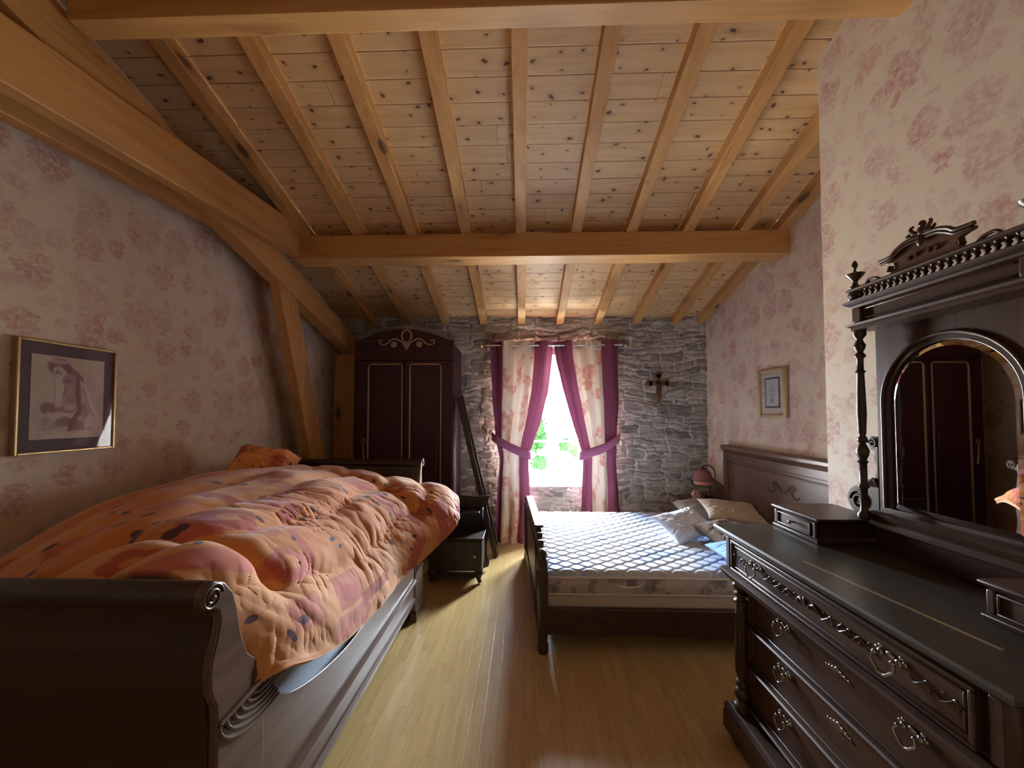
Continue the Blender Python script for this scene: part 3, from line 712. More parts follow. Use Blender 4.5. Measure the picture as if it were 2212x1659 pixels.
# ------------------------------------------------------------------ nightstand with tall back
def nightstand():
    t = thing('nightstand', 'black wooden nightstand with tall curved back, shelf and small drawer below the wardrobe', 'nightstand', (-.6, 3.55, 0))
    R_ = [(-.375,.03),(-.33,.045),(-.322,.09),(-.345,.16),(-.35,.24),(-.335,.33),(-.322,.42),(-.325,.50),(-.345,.57),(-.348,.62),(-.325,.69),(-.32,.715)]
    L_ = [(-1.2-x, z) for x, z in R_]
    obj('back_panel', MB().prism(R_ + [(-.45,.705),(-.60,.715),(-.75,.705)] + L_[::-1], 'Y', 3.69, 3.715), m_black, t, bev=.004)
    for s in (1, -1):
        sd = [(3.44,.10),(3.47,.0),(3.52,.0),(3.50,.08),(3.60,.10),(3.62,.03),(3.69,.0),(3.69,.60),(3.64,.60),(3.60,.50),(3.62,.44),(3.44,.39)]
        obj('side_panel', MB().prism([(3.69,.10),(3.69,.62),(3.60,.61),(3.585,.55),(3.64,.47),(3.66,.40),(3.62,.385),(3.62,.10)], 'X', -.6+s*.215-.009, -.6+s*.215+.009), m_black, t, bev=.003)
    obj('shelf', MB().box(-.80, -.40, 3.53, 3.69, .578, .596), m_black, t, bev=.004)
    obj('cabinet_box', MB().box(-.835, -.365, 3.405, 3.69, .115, .385), m_black, t, bev=.004)
    obj('top_board', MB().box(-.845, -.352, 3.39, 3.69, .385, .403), m_black, t, bev=.005)
    d = obj('drawer_front', MB().box(-.825, -.375, 3.395, 3.405, .125, .375), m_black, t, bev=.003)
    obj('knob', MB().ball((-.425,3.383,.25), .014, sy=.8), plain('pale_knob', (.55,.48,.36), .3), d)
    for s in (1, -1):
        x = -.6+s*.20
        lg = MB().tube(catmull([(x,3.44,.125),(x+s*.012,3.43,.08),(x+s*.004,3.435,.045),(x+s*.022,3.42,.012)], 14), [.035]*5+[.026]*4+[.018]*5, 10)
        obj('foot', lg, m_black, t)
        obj('foot', MB().box(x-.02, x+.02, 3.64, 3.685, 0, .12), m_black, t, bev=.006)
nightstand()

# ------------------------------------------------------------------ sleigh bed on the left
def sleigh():
    t = thing('sleigh_bed', 'dark wooden sleigh bed with scrolled ends against the left papered wall', 'bed', (-1.42, 1.95, 0))
    XI, XO = -.805, -.78; WL = -2.06
    near = [(.983,.0),(.983,.712),(.979,.754),(.961,.797),(.956,.837),(.961,.879),(.978,.928),(.986,.965),(.980,.992),(.962,1.006),(.940,1.012),(.925,1.030),(.925,1.055),(.940,1.072),(.963,1.078),(.999,1.060),(1.028,1.022),(1.046,.972),(1.061,.892),(1.089,.824),(1.146,.762),(1.165,.716),(1.165,.0)]
    far = [(3.03,.03),(3.02,.06),(3.0,.33),(2.995,.42),(2.965,.70),(2.975,.85),(2.965,.95),(2.952,1.05),(2.962,1.09),(2.985,1.085),(3.012,1.095),(3.018,1.12),(3.005,1.145),(2.975,1.148),(2.93,1.12),(2.905,1.04),(2.875,.95),(2.855,.80),(2.80,.70),(2.795,.03)]
    def gland(y): pass
    for nm, pl in (('near', near), ('far', far)):
        for xs in ((XI, XO), (WL, WL+.05)):
            p = obj('end_post', MB().prism(pl, 'X', xs[0], xs[1]), m_sleigh, t, bev=.005, ang=30)
            if xs[1] == XO:
                cy_, cz = (.955, 1.039) if nm == 'near' else (2.985, 1.118)
                rs = .034 if nm == 'near' else .030
                sp = MB()
                sp.tube([(XO+.002, cy_+rs*(1-a/16.5)*math.cos(a), cz+rs*(1-a/16.5)*math.sin(a)) for a in np.linspace(0, 12.6, 60)], .0035, 8)
                sp.ball((XO+.003, cy_, cz), .008, seg=10, rings=8)
                obj('scroll_rosette', sp, m_sleigh, p)
    # fan shell carved under each post on the room side
    sh = MB(); y0, z0 = 1.165, .712
    sh.prism([(.985,.700),(.985,.712),(1.165,.722),(1.165,.708)], 'X', XO-.002, XO+.010)
    for k, r in enumerate((.030,.055,.080,.105,.130,.155)):
        pts = [(XO+.004, 1.165-(r+.020)*1.02*math.cos(a)*.98 , .705-r*.62*math.sin(a)) for a in np.linspace(0, PI*.5, 16)]
        pts = [(XO+.004, 1.160 - (r+.022)*math.cos(a), .703 - (r*.62)*math.sin(a)) for a in np.linspace(.02, PI*.62, 18)]
        sh.tube(pts, .0048, 8)
    obj('carved_shell', sh, m_sleigh, t)
    sh = MB()
    for r in (.02,.035,.05,.065): sh.tube([(XO+.003, 2.895+r*math.cos(a)*1.1, .345+r*math.sin(a)*1.4) for a in np.linspace(0, PI, 16)], .004, 6)
    sh.box(XO-.002, XO+.008, 2.80, 2.995, .335, .345)
    obj('carved_shell', sh, m_sleigh, t)
    obj('post_base', MB().loft(XI, XO, 2.80, 3.02, [(.0,.0),(.012,.0),(.012,.05),(.004,.075),(.0,.08)], back=1), m_sleigh, t)
    obj('post_base', MB().loft(XI, XO, .99, 1.15, [(.0,.0),(.012,.0),(.012,.05),(.004,.075),(.0,.08)], back=1), m_sleigh, t)
    # end panels, curved like the posts, with a rolled top
    def curved(prof, roll, name):
        pl = [(y-.012, z) for y, z in prof] + [(y+.012, z) for y, z in prof[::-1]]
        m = MB().prism(pl, 'X', WL+.05, XI)
        m.lathe([(roll[2], WL+.05), (roll[2], XI)], (0, roll[0], roll[1]), 24, 'X')
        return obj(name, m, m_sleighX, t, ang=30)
    curved([(.995,.12),(.995,.70),(.98,.78),(.975,.84),(.99,.92),(1.0,.98),(.985,1.03)], (.962,1.042,.034), 'footboard')
    curved([(2.93,.12),(2.93,.70),(2.915,.80),(2.92,.90),(2.93,1.0),(2.95,1.09)], (2.975,1.112,.034), 'headboard')
    rc = [(1.165,.69),(1.20,.645),(1.23,.611),(1.31,.558),(1.441,.511),(1.602,.475),(1.80,.454),(2.057,.466),(2.214,.492),(2.40,.53),(2.56,.575),(2.70,.63),(2.795,.70)]
    rc = [tuple(p) for p in catmull(rc, 48)]
    r = obj('side_rail', MB().prism([(1.165,.145)] + [(2.795,.145)] + rc[::-1], 'X', XI+.01, XO-.008), m_sleigh, t, bev=.004, ang=30)
    tr = MB(); tr.loft(XO-.01, XO-.009, 1.17, 2.79, [(.0,.27),(.014,.275),(.018,.29),(.012,.303),(0,.308)], back=-1)
    tr = MB().prism([(XO-.01,.268),(XO+.006,.272),(XO+.012,.290),(XO+.004,.304),(XO-.01,.308)], 'Y', 1.17, 2.79)
    obj('rail_moulding', tr, m_sleigh, r)
    obj('rail_moulding', MB().prism([(XO-.01,.145),(XO+.006,.145),(XO+.006,.165),(XO-.01,.172)], 'Y', 1.17, 2.79), m_sleigh, r)
    obj('side_rail', MB().prism([(1.165,.145)] + [(2.795,.145)] + rc[::-1], 'X', WL+.01, WL+.04), m_sleigh, t, ang=30)
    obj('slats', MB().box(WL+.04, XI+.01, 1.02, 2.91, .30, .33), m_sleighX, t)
sleigh()
m_bluew = cloth('pale_blue_sheet', (.50,.60,.70), .8)
def sb_mattress():
    n1, n2 = 150, 70
    t = thing('mattress', 'pale blue covered mattress lying in the sleigh bed under the orange quilt', 'mattress', (-1.42, 1.95, .335))
    ys = np.linspace(1.03, 2.90, n1); a = np.linspace(0, 1, n2)
    P = np.zeros((n1, n2, 3))
    prof = catmull([(-2.0,.34),(-2.01,.45),(-2.0,.56),(-1.95,.60),(-1.42,.61),(-.93,.60),(-.855,.575),(-.845,.52),(-.845,.42),(-.87,.34)], n2)
    for i, y in enumerate(ys):
        e = sstep(1.03, 1.07, y)*(1-sstep(2.86, 2.90, y))
        for j in range(n2):
            x, z = prof[j]; bump = .006*math.sin(y*26)*math.sin(j*.4)
            P[i, j] = (-1.42+(x+1.42)*(.97+.03*e), y, .34+(z-.34)*(.86+.14*e)+bump*e)
    mb = MB().grid(P)
    mb.f.append(tuple(range(n2))); mb.f.append(tuple(range((n1-1)*n2, n1*n2))[::-1])
    obj('mattress_body', mb, m_bluew, t)
    P2 = []
    obj('piping', MB().tube([(-.846, y, .585+.004*math.sin(y*30)) for y in np.linspace(1.06, 2.87, 60)], .006, 6), m_bluew, t)
sb_mattress()

def duvet():
    rows = [
     (1.06, [(-2.08,.74),(-1.85,.80),(-1.5,.90),(-1.2,.99),(-1.02,1.02),(-.925,.98),(-.875,.88),(-.856,.79),(-.85,.70)]),
     (1.20, [(-2.10,.76),(-1.85,.85),(-1.5,.98),(-1.2,1.045),(-1.03,1.05),(-.93,1.01),(-.86,.92),(-.80,.81),(-.765,.70)]),
     (1.36, [(-2.11,.80),(-1.85,.93),(-1.5,1.05),(-1.2,1.07),(-1.03,1.03),(-.92,.96),(-.83,.87),(-.775,.76),(-.745,.635)]),
     (1.60, [(-2.12,.86),(-1.88,1.02),(-1.55,1.095),(-1.25,1.08),(-1.05,1.03),(-.92,.95),(-.82,.84),(-.755,.72),(-.725,.585)]),
     (1.85, [(-2.12,.97),(-1.90,1.06),(-1.58,1.115),(-1.28,1.10),(-1.07,1.05),(-.92,.97),(-.80,.85),(-.73,.72),(-.70,.59)]),
     (2.10, [(-2.12,1.0),(-1.90,1.08),(-1.58,1.13),(-1.28,1.115),(-1.06,1.06),(-.89,.98),(-.76,.87),(-.69,.75),(-.66,.62)]),
     (2.32, [(-2.10,1.0),(-1.88,1.08),(-1.56,1.12),(-1.26,1.09),(-1.02,1.035),(-.84,.97),(-.69,.89),(-.60,.79),(-.565,.67)]),
     (2.52, [(-2.05,.98),(-1.82,1.06),(-1.50,1.105),(-1.20,1.07),(-.96,1.02),(-.77,.98),(-.62,.93),(-.51,.86),(-.455,.76)]),
     (2.70, [(-1.95,.93),(-1.72,1.03),(-1.42,1.095),(-1.14,1.055),(-.92,1.01),(-.76,.98),(-.62,.955),(-.52,.92),(-.465,.865)]),
     (2.80, [(-1.92,.80),(-1.70,.92),(-1.40,1.02),(-1.12,1.00),(-.91,.97),(-.76,.955),(-.64,.94),(-.55,.915),(-.50,.885)]),
     (2.86, [(-1.90,.68),(-1.68,.74),(-1.40,.82),(-1.12,.84),(-.91,.86),(-.78,.87),(-.66,.875),(-.57,.87),(-.52,.86)]),
    ]
    A = np.array([[(x, y, z) for x, z in pr] for y, pr in rows])
    nu, nv = 420, 460
    B = np.array([catmull(A[:, j], nu) for j in range(A.shape[1])]).transpose(1, 0, 2)
    P = np.array([catmull(B[i], nv) for i in range(nu)])
    du = np.gradient(P, axis=0); dv = np.gradient(P, axis=1)
    N = np.cross(du, dv); N /= np.linalg.norm(N, axis=2, keepdims=True)+1e-9
    N *= np.where(N[..., 2:3] < 0, -1, 1)
    # metric coordinates on the cloth: T along the bed, S across it
    S = np.cumsum(np.linalg.norm(dv, axis=2), axis=1); T = P[..., 1]
    S = S - S[:, -1:]             # 0 at the hanging edge, negative towards the wall
    s = -S; tt = T
    seam = .26; q = (s + .02*np.sin(tt*4) + .01*np.sin(tt*11))/seam; d = np.abs(q-np.round(q))*seam     # distance to the nearest quilting seam
    calm = sstep(.42, .60, fbm(tt*3.6+9, s*3.6, 44, 2)); tip = sstep(0, .16, s)
    puff = .027*sstep(0, .085, d)*(.3+.7*tip)*(.35+.9*fbm(tt*4.5, s*3, 63, 2))
    cr = np.abs(2*fbm(tt*13+2.6*vnoise(s*4, tt*3, 4)+s*6.4, s*6.0, 6, 3)-1)*1.5
    cr2 = np.abs(2*fbm(tt*30-s*9+2*vnoise(s*6, tt*5, 5), s*9, 8, 3)-1)*1.5
    right = sstep(1.25, .45, s)
    pucker = (1-sstep(.0, .15, d))
    fold = (.0150*(cr-.45)*right*(.25+.75*calm)*(.30+.70*pucker) + .0060*(cr2-.45)*(.12+.88*pucker)*(.15+.85*right)*(.25+.75*calm))
    soft = .028*(fbm(tt*3.2, s*3.2, 14, 3)-.5)
    dipx = -.035*np.exp(-((tt-2.42-.28*(s-.5))/.06)**2)*sstep(.1, .3, s)*sstep(1.1, .8, s)   # the valley before the folded-back corner
    edgefade = sstep(0, .03, s)
    near_valley = -.05*np.exp(-((tt-1.27+.1*(s-.5))/.045)**2)*sstep(.15, .3, s)*sstep(.9, .7, s)
    P = P + N*((puff+fold+soft+dipx+near_valley)*(.25+.75*edgefade))[..., None]
    P[..., 2] -= .02*0
    # printed pattern
    base = np.array([.60,.20,.035]); pale = np.array([.66,.29,.09]); red = np.array([.40,.04,.025]); pink = np.array([.50,.09,.075]); plum = np.array([.045,.012,.035])
    f = sstep(.40, .62, fbm(tt*2.3, s*2.3, 90, 3))[..., None]; C = base*(1-f)+pale*f
    rng = np.random.RandomState(12)
    def paint(mask, col, a):
        nonlocal C
        mk = (mask*a)[..., None]; C = C*(1-mk)+np.array(col)*mk
    for k in range(46):                                     # brushed rectangles and bars
        cx, cy_ = rng.uniform(1.05, 2.85), rng.uniform(.02, 1.75); a = rng.choice([0, 90, 12, -20, 75, 45])
        lw, lh = rng.uniform(.05,.13), rng.uniform(.018,.055)
        ca, sa = math.cos(R(a)), math.sin(R(a)); u = (tt-cx)*ca+(s-cy_)*sa; v = -(tt-cx)*sa+(s-cy_)*ca
        e = .006*(fbm(tt*60, s*60, k, 2)-.5)
        m = (1-sstep(lw-.004, lw+.004, np.abs(u)+e))*(1-sstep(lh-.004, lh+.004, np.abs(v)+e))
        paint(m, red if rng.rand() < .45 else pink, rng.uniform(.6, .92))
    for k in range(15):                                     # open flowers
        cx, cy_ = rng.uniform(1.05, 2.8), rng.uniform(.05, 1.7); r0 = rng.uniform(.045,.07)
        if k == 0: cx, cy_, r0 = 1.42, .62, .085
        dx, dy = tt-cx, s-cy_; r = np.sqrt(dx*dx+dy*dy); th = np.arctan2(dy, dx)
        rad = r0*(.82+.2*np.abs(np.cos(th*2.5+k)))
        paint(1-sstep(rad-.004, rad+.003, r), red if k % 2 == 0 else pink, .8)
        paint((1-sstep(.10*r0, .22*r0, np.abs(r-.18*r0))), pale, .8)
    for k in range(135):                                     # plum leaves and berries
        cx, cy_ = rng.uniform(1.03, 2.86), rng.uniform(.01, 1.75); a = rng.uniform(0, PI); L = rng.uniform(.011,.021)
        if k < 3: cx, cy_, L = ((1.40,.78,.030),(1.31,.80,.024),(1.30,.66,.026))[k]
        u = (tt-cx)*math.cos(a)+(s-cy_)*math.sin(a); v = -(tt-cx)*math.sin(a)+(s-cy_)*math.cos(a)
        wv = .55*L*np.sqrt(np.clip(1-(u/L)**2, 0, 1)); m = (np.abs(u) < L)*(1-sstep(wv-.001, wv+.0015, np.abs(v)))
        paint(m, plum, .92)
        if k % 2 == 0:                                      # thin stems
            uu = u-L; mm = (uu > 0)*(uu < .07)*(1-sstep(.0010, .0026, np.abs(v-.35*uu*uu/.07)))
            paint(mm, (.30,.09,.05), .6)
    thread = 1-sstep(.0015, .0035, d); paint(thread, (.40,.14,.07), .7)
    o = fast_mesh('duvet', P, m_duvet, col=C, solid=.03)
    recenter(o)
    tag(o, 'orange quilted duvet with red patches and plum leaves heaped on the sleigh bed', 'duvet')
    # pale piping along the free corner
    pip = MB().tube([tuple(P[i, -1]) for i in range(0, nu, 4)], .005, 6)
    off = Vector(o.location)
    pip.v = [tuple(Vector(v)) for v in pip.v]
    obj('piping', pip, cloth('duvet_piping', (.75,.42,.25)), o)
duvet()

def pillow(name, label, cat, c, size, rot, mat, seed=0, corner=.10, n=72, group=None, tagcol=None):
    L, W, T = size
    u = np.linspace(-1, 1, n); U, V = np.meshgrid(u, u, indexing='ij')
    h = (np.clip(1-U**4, 0, 1)**.55)*(np.clip(1-V**4, 0, 1)**.55)
    X = L/2*U*(1-corner*(1-V**2)); Y = W/2*V*(1-corner*(1-U**2))
    wr = (fbm(U*4+seed, V*4, seed, 3)-.5)*.45 + .26*(np.abs(2*vnoise(np.arctan2(V, U)*5, np.hypot(U, V)*2, seed+2)-1)-.5)*np.hypot(U, V)
    top = np.stack([X, Y, T/2*h*(1+wr)], -1); bot = np.stack([X, Y, -T/2*h*(1-.3*wr)*.8], -1)
    t = MB().grid(top).grid(bot[:, ::-1])
    Mx = Matrix.Translation(c) @ Matrix.Rotation(R(rot[2]), 4, 'Z') @ Matrix.Rotation(R(rot[1]), 4, 'Y') @ Matrix.Rotation(R(rot[0]), 4, 'X')
    t.v = [tuple(Mx @ Vector(v)) for v in t.v]
    o = obj(name, t, mat); bm = bmesh.new(); bm.from_mesh(o.data); bmesh.ops.remove_doubles(bm, verts=bm.verts, dist=1e-4); bmesh.ops.recalc_face_normals(bm, faces=bm.faces); bm.to_mesh(o.data); bm.free()
    for p in o.data.polygons: p.use_smooth = True
    recenter(o); tag(o, label, cat, group)
    return o, Mx
def quilt_mat(name):
    t = NT(name); v = t.coord('Object')
    c = t.mix(t.ramp(t.noise(v, 5, 3), [(.45, 0.0), (.55, 1.0)]), (.78,.36,.12), (.55,.12,.08))
    vo = t.vor(v, 16, 1.0); g = t.math('LESS_THAN', vo.outputs['Distance'], .2)
    c = t.mix(g, c, (.05,.012,.035)); return t.bsdf(c, .8)
pillow('pillow', 'orange flowered pillow crumpled against the wallpaper at the head of the sleigh bed', 'pillow', (-1.80, 2.60, 1.10), (.40, .40, .26), (38, 14, 20), quilt_mat('pillow_quilt_print'), 5)

# ------------------------------------------------------------------ double bed
def double_bed():
    t = thing('double_bed', 'dark wooden double bed with fluted footboard and panelled headboard on the right', 'bed', (1.1, 3.25, 0))
    # footboard, slightly out of square
    a = math.atan2(-.085, 1.62)
    M = Matrix.Translation((.10, 2.435, 0)) @ Matrix.Rotation(-a, 4, 'Z')
    Lf = 1.635
    top = [(0,.0),(0,.56),(.02,.585),(.06,.59),(.075,.60),(.09,.62),(.13,.615),(.155,.625),(.17,.65),(.21,.645),(.235,.655),(.25,.675),(.30,.668),(.34,.69),(Lf-.34,.69),(Lf-.30,.668),(Lf-.25,.675),(Lf-.235,.655),(Lf-.21,.645),(Lf-.17,.65),(Lf-.155,.625),(Lf-.13,.615),(Lf-.09,.62),(Lf-.075,.60),(Lf-.06,.59),(Lf-.02,.585),(Lf,.56),(Lf,0)]
    pts = [(0,.06)]+top[1:-1]+[(Lf,.06)]
    fb = MB(); fb.prism(pts, 'X', .008, .045, M); f = obj('footboard', fb, m_dark, t, bev=.004, ang=30)
    cap = MB(); tp = [p for p in top[13:15]]
    cap.box(-.004, .062, .33, Lf-.33, .683, .705, M); obj('top_rail', cap, m_dark, f, bev=.006)
    fl = MB()
    for k in range(9):
        y = .05 + k*.022
        fl.tube([(.006, y, .16), (.006, y, .55)], .0065, 6, M); fl.tube([(.006, Lf-y, .16), (.006, Lf-y, .55)], .0065, 6, M)
    fl.box(-.006,.010,.0,Lf,.10,.14,M); fl.box(-.004,.010,.27,Lf-.27,.56,.585,M); fl.box(-.004,.010,.27,Lf-.27,.16,.185,M)
    fl.box(-.004,.010,.27,.295,.16,.585,M); fl.box(-.004,.010,Lf-.295,Lf-.27,.16,.585,M)
    obj('fluting', fl, m_darkZ, f)
    for y in (.14, Lf-.14):
        ov = MB()
        ov.tube([(-.004, y+.036*math.cos(q), .40+.062*math.sin(q)) for q in np.linspace(0, 2*PI, 25)], .006, 6, M)
        ov.tube([(-.004, y+.016*math.cos(q), .40+.030*math.sin(q)) for q in np.linspace(0, 2*PI, 19)], .004, 6, M)
        obj('carved_oval', ov, m_darkZ, f)
    for y in (.03, Lf-.03):
        obj('post', MB().lathe([(.028,0),(.034,.01),(.034,.05),(.026,.07),(.031,.10),(.033,.50),(.028,.53),(.034,.55),(.028,.57),(.02,.585),(.027,.60),(.024,.625),(.004,.64)], tuple(M @ Vector((.026, y, 0))), 18), m_darkZ, t)
    for y in (2.465, 4.03):
        obj('side_rail', MB().box(.10, 2.08, y-.015, y+.015, .115, .275), m_dark, t, bev=.005)
    # headboard along the right wall
    h = MB(); y0, y1 = 2.28, 4.10
    h.box(2.105, 2.150, y0, y1, .08, 1.13)
    hb = obj('headboard', h, m_headb, t, bev=.004)
    obj('top_moulding', MB().prism([(2.06,1.165),(2.06,1.135),(2.085,1.12),(2.10,1.09),(2.155,1.09),(2.155,1.175),(2.075,1.175)], 'Y', y0-.0, y1+.0), m_headb, hb, bev=.004)
    fr = MB(); fr.box(2.09,2.106,y1-.07,y1,.1,1.10); fr.box(2.09,2.106,y0,y0+.07,.1,1.10); fr.box(2.09,2.106,y0+.07,y1-.07,1.03,1.10); fr.box(2.094,2.106,y0+.07,y1-.07,.99,1.005)
    obj('frame_strips', fr, m_headb, hb, bev=.005)
    cv = MB(); cy0 = 3.19
    for k in (-1, 1):
        cv.tube([(2.100, cy0+k*(.10+.035*(1-q/14)*math.cos(q)), .90+.035*(1-q/14)*math.sin(q)) for q in np.linspace(0, 9, 34)], .004, 6)
        cv.tube([(2.100, cy0+k*(.02+.16*q), .86+.03*math.sin(q*6)) for q in np.linspace(0, 1, 16)], .004, 6)
    obj('carved_scrolls', cv, m_headb, hb)
double_bed()
obj_ = MB()
def boxspring():
    o = obj('box_spring', MB().box(.145, 2.075, 2.49, 4.01, .262, .350), cloth('cream_ticking', (.52,.45,.35)), bev=.018, seg=3)
    recenter(o); tag(o, 'cream fabric box spring base under the floral mattress', 'box spring')
boxspring()
def dmattress():
    t = thing('mattress', 'thick quilted blue and white mattress with floral sides on the double bed', 'mattress', (1.1, 3.25, .352))
    x0, x1, y0, y1, zt, zb2 = .14, 2.07, 2.482, 4.02, .492, .352
    nx, ny = 420, 340
    X, Y = np.meshgrid(np.linspace(x0, x1, nx), np.linspace(y0, y1, ny), indexing='ij')
    u = (X-x0)/.143; v = (Y-y0)/.102
    c = .25*np.cos(2*PI*u)
    dA = np.abs((v+c)-np.round(v+c)); q = v-c+.5; dB = np.abs(q-np.round(q)); d = np.minimum(dA, dB)*.102
    e = np.minimum(np.minimum(X-x0, x1-X), np.minimum(Y-y0, y1-Y))
    Z = zt - .010 + .013*np.sqrt(sstep(0, .020, d)) + .004*(fbm(X*5, Y*5, 3, 2)-.5) - .03*(1-sstep(0, .05, e))**2
    blue = np.array([.34,.42,.60]); wht = np.array([.52,.54,.60]); taupe = np.array([.38,.31,.30])
    f = sstep(.42, .60, fbm(X*3.2, Y*3.2, 9, 4))[..., None]; C = blue*(1-f)+wht*f
    g = (sstep(.58, .66, fbm(X*5+7, Y*5, 19, 4))*.30)[..., None]; C = C*(1-g)+taupe*g
    sm = (1-sstep(.001, .005, d))[..., None]*.45; C = C*(1-sm)+np.array([.62,.62,.66])*sm
    fast_mesh('quilted_top', np.stack([X, Y, Z], -1), m_matt, t, col=C)
    # printed side border all round
    per = [(x0,y0),(x1,y0),(x1,y1),(x0,y1),(x0,y0)]; pts = []
    for (a, b) in zip(per[:-1], per[1:]):
        L = math.hypot(b[0]-a[0], b[1]-a[1]); n = int(L/.007)
        pts += [(a[0]+(b[0]-a[0])*i/n, a[1]+(b[1]-a[1])*i/n) for i in range(n)]
    pts.append(per[0]); pts = np.array(pts); m = len(pts); nz = 24
    zz = np.linspace(zb2, zt-.035, nz); cen = np.array([(x0+x1)/2, (y0+y1)/2])
    dist = np.concatenate([[0], np.cumsum(np.linalg.norm(np.diff(pts, axis=0), axis=1))])
    D, ZZ = np.meshgrid(dist, zz, indexing='ij')
    bulge = .010*np.sin(np.linspace(0, PI, nz))[None, :]*np.ones((m, 1))
    dirs = np.sign(pts-cen)*(np.abs(pts-cen) > np.array([(x1-x0)/2-.002, (y1-y0)/2-.002]))
    P = np.zeros((m, nz, 3)); P[..., :2] = pts[:, None, :]+dirs[:, None, :]*bulge[..., None]; P[..., 2] = ZZ
    cr = np.array([.44,.375,.345]); gy = np.array([.165,.145,.16]); lt = np.array([.56,.50,.46])
    n1 = fbm(D*5.5, ZZ*7, 33, 4); n2 = fbm(D*13, ZZ*14, 35, 3)
    C = np.ones((m, nz, 3))*cr
    f = (sstep(.50, .56, n1))[..., None]; C = C*(1-f*.85)+gy*f*.85
    f = (sstep(.60, .66, n2))[..., None]; C = C*(1-f*.5)+lt*f*.5
    f = (sstep(.64, .68, fbm(D*17, ZZ*18, 39, 3)))[..., None]; C = C*(1-f*.6)+gy*.8*f*.6
    fast_mesh('side_border', P, m_matt, t, col=C)
    pm = cloth('mattress_piping_white', (.70,.66,.60))
    for z_, r_ in ((zt-.033, .007), (zb2+.004, .006)):
        obj('piping', MB().tube([(x0,y0,z_),(x1,y0,z_),(x1,y1,z_),(x0,y1,z_),(x0,y0,z_)], r_, 8), pm, t)
    hx = .665
    obj('handle_cord', MB().tube(catmull([(hx-.075,y0-.004,.420),(hx-.06,y0-.014,.412),(hx,y0-.016,.408),(hx+.06,y0-.014,.412),(hx+.075,y0-.004,.420)], 20), .005, 6), pm, t)
    obj('underside', MB().box(x0+.004, x1-.004, y0+.004, y1-.004, zb2, zb2+.01), pm, t)
dmattress()
m_wc = cloth('white_cushion_cotton', (.70,.74,.82)); m_be = cloth('beige_cushion_cloth', (.46,.375,.27)); m_br = cloth('brown_cushion_cloth', (.17,.105,.07)); m_gr = cloth('grey_bolster_cloth', (.34,.32,.30)); m_bl = cloth('sky_blue_sheet', (.20,.42,.72), .8)
pillow('cushion', 'white square cushion leaning over the brown one on the double bed', 'cushion', (1.325, 3.22, .590), (.44, .32, .12), (26, -6, 24), m_wc, 3)
pillow('cushion', 'brown cushion lying beneath the white and beige ones on the double bed', 'cushion', (1.60, 3.06, .572), (.44, .34, .15), (10, 0, 18), m_br, 8)
o, _ = pillow('cushion', 'beige crumpled cushion lying on top of the brown one near the headboard', 'cushion', (1.76, 3.33, .672), (.46, .36, .10), (14, 4, -8), m_be, 13)
pillow('bolster', 'long grey pillow at the far side of the double bed near the headboard', 'pillow', (1.76, 3.68, .583), (.62, .46, .17), (4, 0, -12), m_gr, 17)
o, _ = pillow('folded_sheet', 'sky blue folded sheet on the double bed beside the carved dresser', 'sheet', (1.70, 2.70, .556), (.78, .32, .12), (0, 0, 4), m_bl, 21, corner=.03)

# ------------------------------------------------------------------ bedside table with lamp
def bedside():
    t = thing('bedside_table', 'small brown bedside table in the corner by the stone wall', 'table', (1.97, 4.33, 0))
    obj('table_top', MB().loft(1.80, 2.145, 4.19, 4.50, [(0,.545),(.012,.552),(.016,.562),(.012,.572),(0,.575)]), m_headb, t)
    obj('cabinet', MB().box(1.83, 2.14, 4.21, 4.49, .12, .545), m_headb, t, bev=.005)
    d = obj('drawer', MB().box(1.815, 1.83, 4.23, 4.47, .42, .52), m_headb, t, bev=.004)
    obj('knob', MB().ball((1.805,4.35,.47), .013), m_brass, d)
    for x in (1.85, 2.12):
        for y in (4.23, 4.47): obj('leg', MB().tube([(x,y,.13),(x,y,0)], [.02,.012], 10), m_headb, t)
    obj('back_ledge', MB().prism([(4.15,.56),(4.52,.56),(4.52,.78),(4.40,.76),(4.15,.70)], 'X', 2.135, 2.155), m_headb, t, bev=.003)
bedside()
